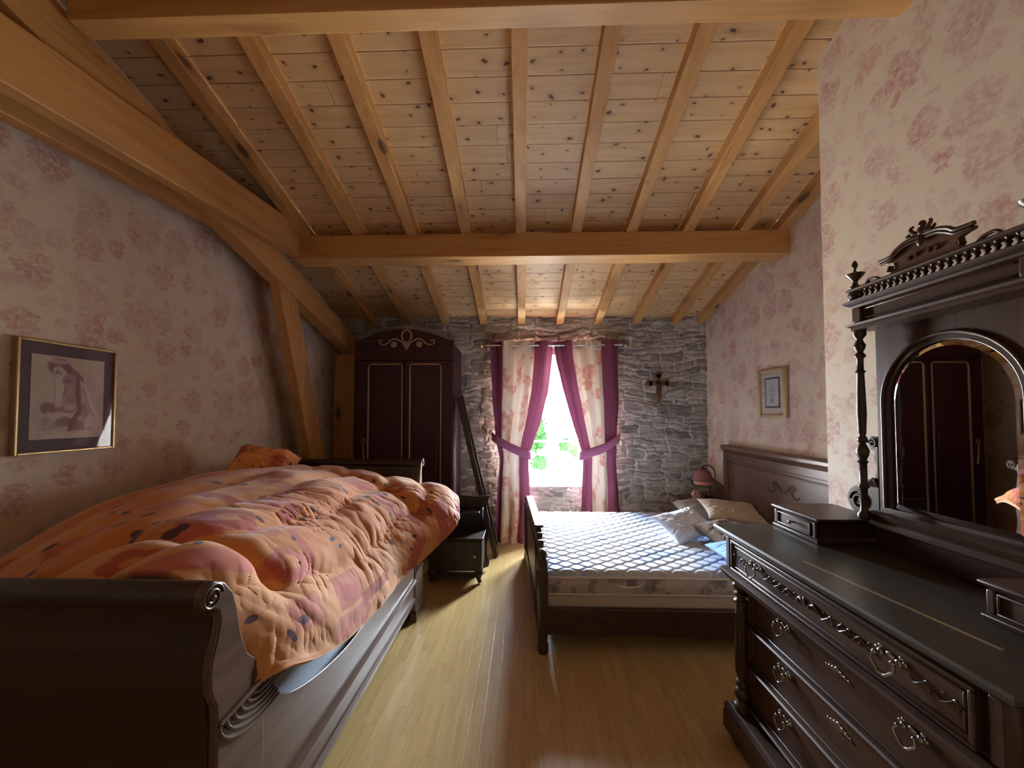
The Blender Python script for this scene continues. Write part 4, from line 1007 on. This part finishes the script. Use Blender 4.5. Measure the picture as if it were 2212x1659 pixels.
def lamp():
    t = thing('bedside_lamp', 'small lamp with pink dome shade and curved dark arm in the stone wall corner', 'lamp', (2.03, 4.28, .575))
    x, y = 1.965, 4.28
    obj('base', MB().lathe([(.05,.575),(.052,.585),(.03,.595),(.012,.605),(.012,.70),(.009,.74)], (2.03,y,0), 20), mat_glass('lamp_base_glass', (.8,.8,.8)), t)
    obj('arm', MB().tube(catmull([(2.03,y,.72),(2.075,y,.76),(2.095,y,.83),(2.075,y,.895),(2.02,y,.93),(x,y,.925),(x-.012,y,.90)], 30), .0065, 8), m_bronze, t)
    ts = NT('pink_frosted_shade'); ts.bsdf((.42,.20,.19), .4); tl = ts.n('ShaderNodeBsdfTranslucent', {'Color': (.5,.25,.22)}); mx = ts.n('ShaderNodeMixShader', {0: .4, 1: ts.b.outputs[0], 2: tl.outputs[0]}); ts.t.links.new(mx.outputs[0], ts.out.inputs[0])
    prof = [(.018,.895),(.05,.883),(.075,.855),(.088,.82),(.092,.79),(.092,.765)]
    s = MB(); n = 28; V = []
    for r, z in prof: V.append([(x+r*math.cos(2*PI*k/n), y+r*math.sin(2*PI*k/n), z) for k in range(n+1)])
    s.grid(np.array(V)); sh = obj('lamp_shade', s, ts.m, t, solid=.003)
    s2 = MB(); s2.grid(np.array([[(x+r*math.cos(2*PI*k/n), y+r*math.sin(2*PI*k/n), z) for k in range(n+1)] for r, z in ((.0925,.765),(.0935,.745),(.091,.728))]))
    obj('shade_band', s2, plain('coral_band', (.60,.26,.20), .5), sh, solid=.003)
    obj('cap', MB().lathe([(.022,.885),(.026,.893),(.02,.905),(.008,.915)], (x,y,0), 16), m_bronze, t)
    obj('pull_cord', MB().tube([(2.0,y-.05,.73),(2.0,y-.05,.63)], .0015, 5).ball((2.0,y-.05,.622), .008), plain('cord_white', (.6,.55,.5), .7), t)
lamp()
def piggy():
    t = thing('piggy_bank', 'round pink piggy bank with dark eyes beside the small lamp', 'figurine', (1.875, 4.25, .575))
    pk = plain('pink_ceramic', (.62,.36,.33), .35)
    b = MB().ball((1.875,4.25,.622), .047, sx=1.1, sz=.95, seg=24, rings=14)
    b.lathe([(.018,-.058),(.020,-.05),(.016,-.03)], (1.872,4.25,.618), 14, 'Y')
    for s in (-1, 1): b.ball((1.875+s*.028,4.235,.665), .012, sy=.5, seg=8, rings=6)
    for s in (-1, 1):
        for k in (-1, 1): b.tube([(1.875+s*.025,4.25+k*.02,.595),(1.875+s*.027,4.25+k*.022,.576)], .010, 8)
    obj('body', b, pk, t)
    for s in (-1, 1): obj('eye', MB().ball((1.870+s*.02,4.208,.638), .0075, sy=.5, seg=10, rings=8), plain('black_glaze', (.01,.01,.01), .2), t)
piggy()

# ------------------------------------------------------------------ dresser
def bail(mb, x, y, z, s=1.0):
    """ornate pull on a face looking towards -X, centre of the rosettes at (y, z)"""
    for k in (-1, 1):
        mb.ball((x-.006, y+k*.026*s, z), .010*s, sx=.7, seg=10, rings=8)
        mb.ball((x-.004, y+k*.040*s, z+.004*s), .007*s, sx=.5, seg=8, rings=6)
        mb.ball((x-.004, y+k*.030*s, z+.014*s), .006*s, sx=.5, seg=8, rings=6)
        mb.tube([(x, y+k*.026*s, z), (x-.020, y+k*.026*s, z)], .004*s, 8)
        mb.ball((x-.022, y+k*.026*s, z), .007*s, seg=8, rings=6)
    mb.ball((x-.004, y, z+.003), .010*s, sx=.4, sy=1.6, seg=10, rings=6)
    mb.tube(catmull([(x-.022,y-.026*s,z),(x-.026,y-.034*s,z-.018*s),(x-.027,y-.020*s,z-.034*s),(x-.028,y-.008*s,z-.044*s),(x-.028,y+.008*s,z-.044*s),(x-.027,y+.020*s,z-.034*s),(x-.026,y+.034*s,z-.018*s),(x-.022,y+.026*s,z)], 30), .0038*s, 8)
def vine(mb, x, y, z, k, s=1.0):
    for q in range(4):
        yy = y+k*(.015+q*.028)*s
        mb.tube(catmull([(x,yy,z),(x-.003,yy+k*.010*s,z+(.010 if q % 2 else -.010)*s),(x-.004,yy+k*.022*s,z+(.004 if q % 2 else -.004)*s),(x,yy+k*.034*s,z+(-.006 if q % 2 else .006)*s)], 10), [.001,.0015,.002,.0024,.0024,.002,.0018,.0015,.0012,.001], 6)
        mb.ball((x-.001, yy+k*.015*s, z+(-.008 if q % 2 else .008)*s), .0035*s, sx=.5, seg=8, rings=6)

def dresser():
    t = thing('dresser', 'carved dark wooden chest of drawers with turned corner columns and metal pulls', 'dresser', (1.22, 1.33, 0))
    y0, y1 = .80, 1.86; XFc, XBk = .955, 1.50
    # worn top
    tt_ = NT('worn_dresser_top'); v = tt_.coord('Object')
    g = tt_.noise(tt_.map(v, (1,.08,1)), 22, 5); sc = tt_.noise(tt_.map(v, (6,.6,1)), 3.0, 5, .7)
    x_, y_, z_ = tt_.n('ShaderNodeSeparateXYZ', {0: v}).outputs
    line = tt_.math('ABSOLUTE', tt_.math('SUBTRACT', x_, tt_.math('MULTIPLY_ADD', y_, -.13, tt_.math('MULTIPLY_ADD', tt_.noise(tt_.map(v, (0,1,0)), 14, 4), .016, -.209))))
    crack = tt_.math('MULTIPLY', tt_.math('SUBTRACT', 1.0, tt_.math('DIVIDE', line, .0085), clamp=True), tt_.math('MULTIPLY', tt_.math('GREATER_THAN', y_, -.42), tt_.math('LESS_THAN', y_, .10)))
    cc = tt_.ramp(g, [(.3, (.045,.038,.029)), (.7, (.075,.063,.048))])
    cc = tt_.mix(tt_.ramp(sc, [(.60, 0.0), (.72, .35)]), cc, (.12,.09,.05))
    cc = tt_.mix(tt_.math('MULTIPLY', crack, .85), cc, (.62,.46,.25))
    m_top = tt_.bsdf(cc, .30, bump=sc, bs=.05, bd=.002)
    obj('top', MB().loft(XFc, XBk, y0, y1, [(.004,.928),(.012,.932),(.018,.940),(.030,.945),(.038,.952),(.040,.962),(.036,.970)]), m_top, t, ang=25)
    # frieze with its wide drawer
    obj('frieze', MB().box(XFc+.012, XBk, y0+.0, y1-.0, .78, .93), m_dark, t, bev=.003)
    for ya, yb in ((y0-.004, y0+.045), (y1-.045, y1+.004)):
        obj('frieze_block', MB().prism([(XFc-.004, ya+.012), (XFc-.004, yb-.012), (XFc+.012, yb), (XFc+.03, yb), (XFc+.03, ya), (XFc+.012, ya)], 'Z', .79, .925), m_dark, t, bev=.002)
    dr = MB(); a, b = y0+.055, y1-.055
    dr.prism([(a,.792),(b,.792),(b,.922),(a,.922)], 'X', XFc, XFc+.02)
    for (c, d, e, f_) in ((a,b,.912,.924),(a,b,.790,.800),(a,a+.012,.80,.912),(b-.012,b,.80,.912)): dr.box(XFc-.010, XFc+.004, c, d, e, f_)
    for (c, d, e, f_) in ((a+.02,b-.02,.898,.904),(a+.02,b-.02,.808,.814),(a+.02,a+.026,.814,.898),(b-.026,b-.02,.814,.898)): dr.box(XFc-.005, XFc+.004, c, d, e, f_)
    D = obj('frieze_drawer', dr, m_dark, t, bev=.003)
    for y in (1.625, 1.045):
        h = MB(); bail(h, XFc, y, .868, .95); obj('drawer_pull', h, m_chrome, D)
    cv = MB()
    for y in (1.625, 1.045):
        for k in (-1, 1): vine(cv, XFc-.001, y+k*.03, .856, k, 1.1)
    yc = 1.335
    for k in (-1, 1):
        vine(cv, XFc-.001, yc+k*.03, .856, k, 1.2)
        for q in range(4):
            cv.tube(catmull([(XFc,yc,.848),(XFc-.006,yc+k*(.008+.006*q),.858+.004*q),(XFc-.005,yc+k*(.016+.010*q),.872-.004*q),(XFc,yc+k*(.024+.012*q),.876-.010*q)], 10), [.002,.003,.004,.004,.004,.0035,.003,.0025,.002,.001], 6)
    obj('carved_foliage', cv, m_dark, D)
    obj('waist_moulding', MB().loft(XFc, XBk, y0, y1, [(.0,.735),(.004,.737),(.008,.748),(.018,.755),(.022,.768),(.020,.776),(.006,.782),(0,.784)]), m_dark, t, ang=25)
    # carcass and three drawers, set back between the columns
    XC = 1.035
    obj('carcass', MB().box(XC, XBk, y0+.02, y1-.02, .16, .74), m_dark, t, bev=.003)
    for yy in (y0+.035, y1-.075):
        obj('pilaster', MB().box(XC-.022, XC, yy, yy+.04, .185, .735), m_headb, t, bev=.003)
    da, db = y0+.10, y1-.10
    for k, z in enumerate((.560, .385, .205)):
        zt = z+.165
        d = MB(); d.box(XC-.018, XC+.005, da, db, z, zt)
        for (c, dd, e, f_) in ((da,db,z,z+.010),(da,db,zt-.010,zt),(da,da+.010,z,zt),(db-.010,db,z,zt)): d.box(XC-.026, XC-.014, c, dd, e, f_)
        DD = obj('drawer', d, m_dark, t, bev=.003)
        for y in (1.555, 1.035+.02):
            h = MB(); bail(h, XC-.02, y, z+.112, .85); obj('drawer_pull', h, m_chrome, DD)
        e = MB(); e.ball((XC-.02, 1.30, z+.105), .014, sx=.3, seg=12, rings=8)
        for kk in (-1, 1):
            for q in range(3): e.ball((XC-.02, 1.30+kk*(.016+.014*q), z+.105-.002*q), .009-.002*q, sx=.4, seg=8, rings=6)
        obj('escutcheon', e, m_chrome, DD)
        obj('drawer_divider', MB().prism([(XC-.004,z-.013),(XC-.040,z-.012),(XC-.046,z-.006),(XC-.040,z-.001),(XC-.004,z)], 'Y', y0+.04, y1-.04), m_headb if False else m_dark, t)
    # plinth
    obj('plinth', MB().loft(XFc+.01, XBk, y0, y1, [(.02,.03),(.024,.035),(.024,.11),(.018,.125),(.022,.13),(.022,.142),(.010,.158),(.0,.162)]), m_dark, t, ang=25)
    for y in (y0+.05, y1-.05):
        for x in (XFc+.04, XBk-.05): obj('foot', MB().lathe([(.03,0),(.042,.008),(.045,.02),(.035,.035)], (x,y,0), 18), m_dark, t)
    # turned corner columns
    for y in (y1-.055, y0+.055):
        pf = [(.030,.162),(.034,.165),(.034,.19),(.024,.197),(.020,.205),(.032,.222),(.035,.238),(.028,.256),(.020,.264),(.027,.272),(.030,.282),(.024,.294),(.019,.300),(.023,.31),(.025,.33),(.026,.50),(.024,.60),(.022,.635),(.030,.641),(.030,.650),(.020,.657),(.019,.668),(.029,.675),(.029,.683),(.018,.690),(.024,.698),(.033,.712),(.033,.722),(.024,.732),(.030,.736)]
        c = MB().lathe(pf, (XFc+.035, y, 0), 28); C_ = obj('column', c, m_darkZ, t, ang=50)
        fl = MB()
        for k in range(12):
            an = 2*PI*k/12; fl.tube([(XFc+.035+.0245*math.cos(an), y+.0245*math.sin(an), z) for z in (.335,.595)], .0032, 5)
        obj('flutes', fl, m_darkZ, C_)
dresser()

def dresser_mirror():
    t = thing('dresser_mirror', 'tall carved arched mirror standing on the dresser with small drawer boxes each side', 'mirror', (1.4, 1.33, .97))
    Z0 = .971
    # drawer boxes
    for (ya, yb, s) in ((1.60, 1.875, 1), (.785, 1.045, -1)):
        xa, xb = 1.185, 1.46
        bx = MB(); bx.loft(xa+.010, xb, ya+.010, yb-.010, [(.010,Z0),(.012,.984),(.004,.990),(.0,.992),(.0,1.052),(.004,1.055),(.012,1.060),(.016,1.066),(.012,1.073)])
        B = obj('drawer_box', bx, m_dark, t, ang=25, bev=.002)
        d = MB(); d.box(xa+.002, xa+.012, ya+.035, yb-.035, .996, 1.048)
        d.box(xa-.004, xa+.006, ya+.035, yb-.035, 1.043, 1.049); d.box(xa-.004, xa+.006, ya+.035, yb-.035, .995, 1.001)
        d.box(xa-.004, xa+.006, ya+.035, ya+.041, 1.001, 1.043); d.box(xa-.004, xa+.006, yb-.041, yb-.035, 1.001, 1.043)
        obj('small_drawer', d, m_dark, B, bev=.002)
        for yy in (ya+.012, yb-.030): pass
        for yy in (ya+.010, yb-.028): obj('corner_block', MB().box(xa, xa+.02, yy, yy+.018, .992, 1.052), m_dark, B, bev=.003)
        yk = (ya+yb)/2
        obj('knob', MB().tube([(xa+.002,yk,1.024),(xa-.012,yk,1.024)], .004, 8).ball((xa-.016,yk,1.024), .009, sx=.8), m_chrome, B)
    # back frame with an arched opening
    fy0, fy1 = 1.025, 1.600; xa, xb = 1.425, 1.470; zt = 1.855; cy0 = 1.35; ra = .203; zs = 1.545; zb = 1.13
    cy0 = 1.338
    arch = [(cy0-ra*math.cos(a), zs+ra*1.02*math.sin(a)) for a in np.linspace(0, PI, 41)]
    fr = MB()
    # left, right stiles, bottom rail and spandrels
    fr.box(xa, xb, fy0, cy0-ra, Z0+.10, zt); fr.box(xa, xb, cy0+ra, fy1-.012, Z0+.10, zt); fr.box(xa, xb, cy0-ra, cy0+ra, Z0+.0, zb)
    n = len(arch)
    for i in range(n-1):
        (ya, za), (yb, z2) = arch[i], arch[i+1]
        fr.add([(xa,ya,za),(xa,yb,z2),(xa,yb,zt),(xa,ya,zt),(xb,ya,za),(xb,yb,z2),(xb,yb,zt),(xb,ya,zt)], [(0,1,2,3),(7,6,5,4),(0,4,5,1)])
    F = obj('frame', fr, m_darkZ, t, ang=30)
    full = [(cy0-ra, zb)] + arch + [(cy0+ra, zb)]
    obj('arch_moulding', MB().tube([(xa-.002, y+(.022 if y > cy0 else -.022)*abs(math.cos(math.atan2(max(z-zs,0), y-cy0+1e-6))), z+.022*math.sin(math.atan2(max(z-zs,0), abs(y-cy0)+1e-6))) for y, z in full], .007, 10), m_darkZ, F)
    obj('arch_bead', MB().tube([(xa+.003, y, z) for y, z in full], .0035, 8), m_darkZ, F)
    # mirror plate with a bevelled rim
    g = MB(); k = len(full); mz = sum(z for _, z in full)/k
    inner = []
    for y, z in full:
        d = Vector((y-cy0, z-(zs-.1))); s = 1-.022/max(d.length, .05); inner.append((cy0+(y-cy0)*(1-.022/ra), (zs-.1)+(z-(zs-.1))*(1-.022/max(abs(zs+ra-(zs-.1)), .1))))
    vs = [(1.434, y, z) for y, z in full] + [(1.429, y, z) for y, z in inner]
    fs = [(i, (i+1) % k, k+(i+1) % k, k+i) for i in range(k)] + [tuple(range(k, 2*k))]
    obj('mirror_glass', MB().add(vs, fs), m_mirror, t, smooth=False)
    obj('back_board', MB().box(1.440, 1.468, cy0-ra-.01, cy0+ra+.01, zb-.02, zs+ra+.02), m_darkZ, t)
    obj('base_rail', MB().loft(1.385, 1.47, fy0+.02, fy1-.03, [(0,1.055),(.012,1.060),(.012,1.072),(.004,1.082),(.014,1.095),(.018,1.110),(.0,1.118)]), m_dark, t, ang=25)
    obj('plinth_board', MB().box(1.40, 1.47, 1.05, 1.595, Z0, 1.06), m_dark, t, bev=.004)
    # turned side columns standing clear of the frame
    for y in (1.588, 1.030):
        x = 1.362
        pf = [(.020,1.080),(.022,1.085),(.022,1.10),(.014,1.11),(.012,1.12),(.013,1.20),(.018,1.205),(.018,1.212),(.012,1.218),(.013,1.26),(.013,1.30),(.019,1.306),(.012,1.314),(.020,1.335),(.022,1.352),(.014,1.372),(.010,1.380),(.017,1.388),(.016,1.402),(.010,1.412),(.013,1.42),(.0165,1.50),(.014,1.60),(.012,1.66),(.0175,1.668),(.011,1.676),(.011,1.72),(.018,1.728),(.018,1.736),(.010,1.746),(.017,1.762),(.020,1.775),(.012,1.79),(.011,1.80),(.022,1.815),(.022,1.835)]
        obj('column', MB().lathe(pf, (x, y, 0), 24), m_darkZ, t, ang=55)
    # scrolled brackets beside the frame
    for s, yb in ((1, 1.600), (-1, 1.025)):
        b = MB(); x = 1.445
        def Y(v): return yb+s*v
        out = catmull([(0,1.40),(.03,1.405),(.045,1.385),(.035,1.355),(.015,1.345),(.02,1.32),(.01,1.27),(.03,1.22),(.05,1.20),(.10,1.195),(.14,1.17),(.155,1.13),(.135,1.09),(.10,1.075),(0,1.075)], 60)
        b.prism([(Y(a), c) for a, c in out], 'X', x-.012, x+.012)
        B = obj('scroll_bracket', b, m_dark, t, bev=.003, ang=30)
        c = MB(); c2 = MB()
        c.tube([(x-.014, Y(.092+.046*(1-q/15)*math.cos(q)), 1.130+.046*(1-q/15)*math.sin(q)) for q in np.linspace(0, 11.5, 50)], .0055, 6)
        c2.tube([(x-.014, Y(.022+.020*(1-q/12)*math.cos(q)), 1.378+.020*(1-q/12)*math.sin(q)) for q in np.linspace(0, 9, 30)], .004, 6)
        for q in range(4): c.tube(catmull([(x-.012,Y(.01+.008*q),1.20),(x-.018,Y(.02+.012*q),1.235-.008*q),(x-.014,Y(.04+.014*q),1.215-.006*q)], 10), .004, 6)
        c.ball((x-.012, Y(.062), 1.215), .012, seg=8, rings=6)
        obj('carved_acanthus', c, m_dark, B); obj('carved_scroll', c2, m_dark, B)
    # entablature
    ey0, ey1, ex = 1.030, 1.590, 1.350
    obj('architrave', MB().loft(ex, 1.47, ey0, ey1, [(-.01,1.832),(.010,1.836),(.010,1.846),(.020,1.852),(.024,1.860),(.0,1.864)]), m_dark, t, ang=25)
    fz = MB().box(ex+.004, 1.47, ey0, ey1, 1.864, 1.925)
    for ya, yb in ((ey0-.002, ey0+.035), (ey1-.035, ey1+.002)): fz.box(ex-.012, ex+.01, ya, yb, 1.866, 1.923)
    fz.box(ex-.006, ex+.006, ey0+.05, ey1-.05, 1.874, 1.879); fz.box(ex-.006, ex+.006, ey0+.05, ey1-.05, 1.911, 1.917)
    obj('frieze_panel', fz, m_dark, t, bev=.003)
    obj('cornice', MB().loft(ex, 1.47, ey0, ey1, [(0,1.922),(.008,1.926),(.012,1.934),(.022,1.940),(.028,1.946),(.030,1.953),(.0,1.958)]), m_dark, t, ang=25)
    # little balustrade
    for y in (ey1-.005, ey0+.005):
        obj('corner_block', MB().lathe([(.024,1.956),(.026,1.960),(.018,1.966),(.026,1.976),(.026,1.984),(.018,1.990)], (ex, y, 0), 20), m_dark, t)
    nb = 21
    for k in range(nb):
        y = ey0+.035 + (ey1-ey0-.07)*k/(nb-1)
        obj('baluster', MB().lathe([(.008,1.956),(.008,1.960),(.004,1.966),(.009,1.974),(.004,1.984),(.008,1.990),(.008,1.992)], (ex-.005, y, 0), 10), m_dark, t)
    obj('gallery_rail', MB().loft(ex-.012, ex+.02, ey0-.004, ey1+.004, [(.004,1.990),(.010,1.994),(.012,2.000),(.006,2.006),(.0,2.008)], back=1), m_dark, t, ang=25)
    # finials
    for y in (ey1-.004, ey0+.004):
        obj('finial', MB().lathe([(.018,2.006),(.020,2.010),(.010,2.022),(.008,2.032),(.010,2.037),(.030,2.060),(.032,2.066),(.006,2.074),(.004,2.086),(.008,2.092),(.011,2.102),(.008,2.112),(.001,2.122)], (ex, y, 0), 22), m_dark, t)
    # crest
    cr = MB(); yc = 1.322
    def sym(pl): return [(yc+a, z) for a, z in pl] + [(yc-a, z) for a, z in pl[::-1]]
    half = [(0,2.098),(.05,2.096),(.085,2.082),(.105,2.068),(.145,2.066),(.145,2.056),(.125,2.052),(.105,2.045),(.100,2.030),(.115,2.018),(.135,2.008)]
    o_ = sym(half)
    obj('crest_board', MB().prism(o_, 'X', 1.352, 1.368), m_headb, t, bev=.002, ang=30)
    md = MB()
    for k in (-1, 1):
        md.tube(catmull([(1.348,yc,2.102),(1.345,yc+k*.05,2.100),(1.345,yc+k*.085,2.086),(1.345,yc+k*.105,2.072),(1.348,yc+k*.152,2.070)], 24), .0075, 8)
        md.tube(catmull([(1.345,yc,2.090),(1.343,yc+k*.05,2.088),(1.343,yc+k*.080,2.075),(1.343,yc+k*.105,2.060),(1.345,yc+k*.145,2.058)], 24), .0050, 8)
        for q, zz in ((.02,2.045),(.045,2.042)): md.lathe([(.0075,-.006),(.009,0),(.0075,.006)], (1.350, yc+k*q, zz), 10, 'X')
        md.tube(catmull([(1.352,yc+k*.155,2.008),(1.35,yc+k*.175,2.020),(1.35,yc+k*.20,2.022),(1.352,yc+k*.215,2.008)], 14), .006, 8)
        md.tube([(1.352,yc+k*.112,2.040),(1.350,yc+k*.118,2.020)], .009, 8)
    obj('crest_moulding', md, m_dark, t)
    fl = MB()
    fl.ball((1.352,yc,2.118), .018, sx=.7, sy=.9, sz=1.1, seg=12, rings=8); fl.ball((1.352,yc,2.142), .012, sx=.8, seg=10, rings=8)
    for k in (-1, 1):
        fl.tube(catmull([(1.352,yc,2.10),(1.346,yc+k*.02,2.118),(1.346,yc+k*.034,2.136),(1.35,yc+k*.026,2.146)], 10), [.008,.008,.007,.007,.006,.006,.005,.005,.004,.003], 8)
        fl.tube(catmull([(1.352,yc,2.10),(1.344,yc+k*.03,2.108),(1.345,yc+k*.045,2.116),(1.35,yc+k*.04,2.124)], 10), [.007,.007,.006,.006,.006,.005,.005,.004,.004,.003], 8)
    fl.ball((1.342,yc,2.085), .012, sx=.6, sz=1.5, seg=10, rings=8)
    obj('crest_flower', fl, m_dark, t)
dresser_mirror()
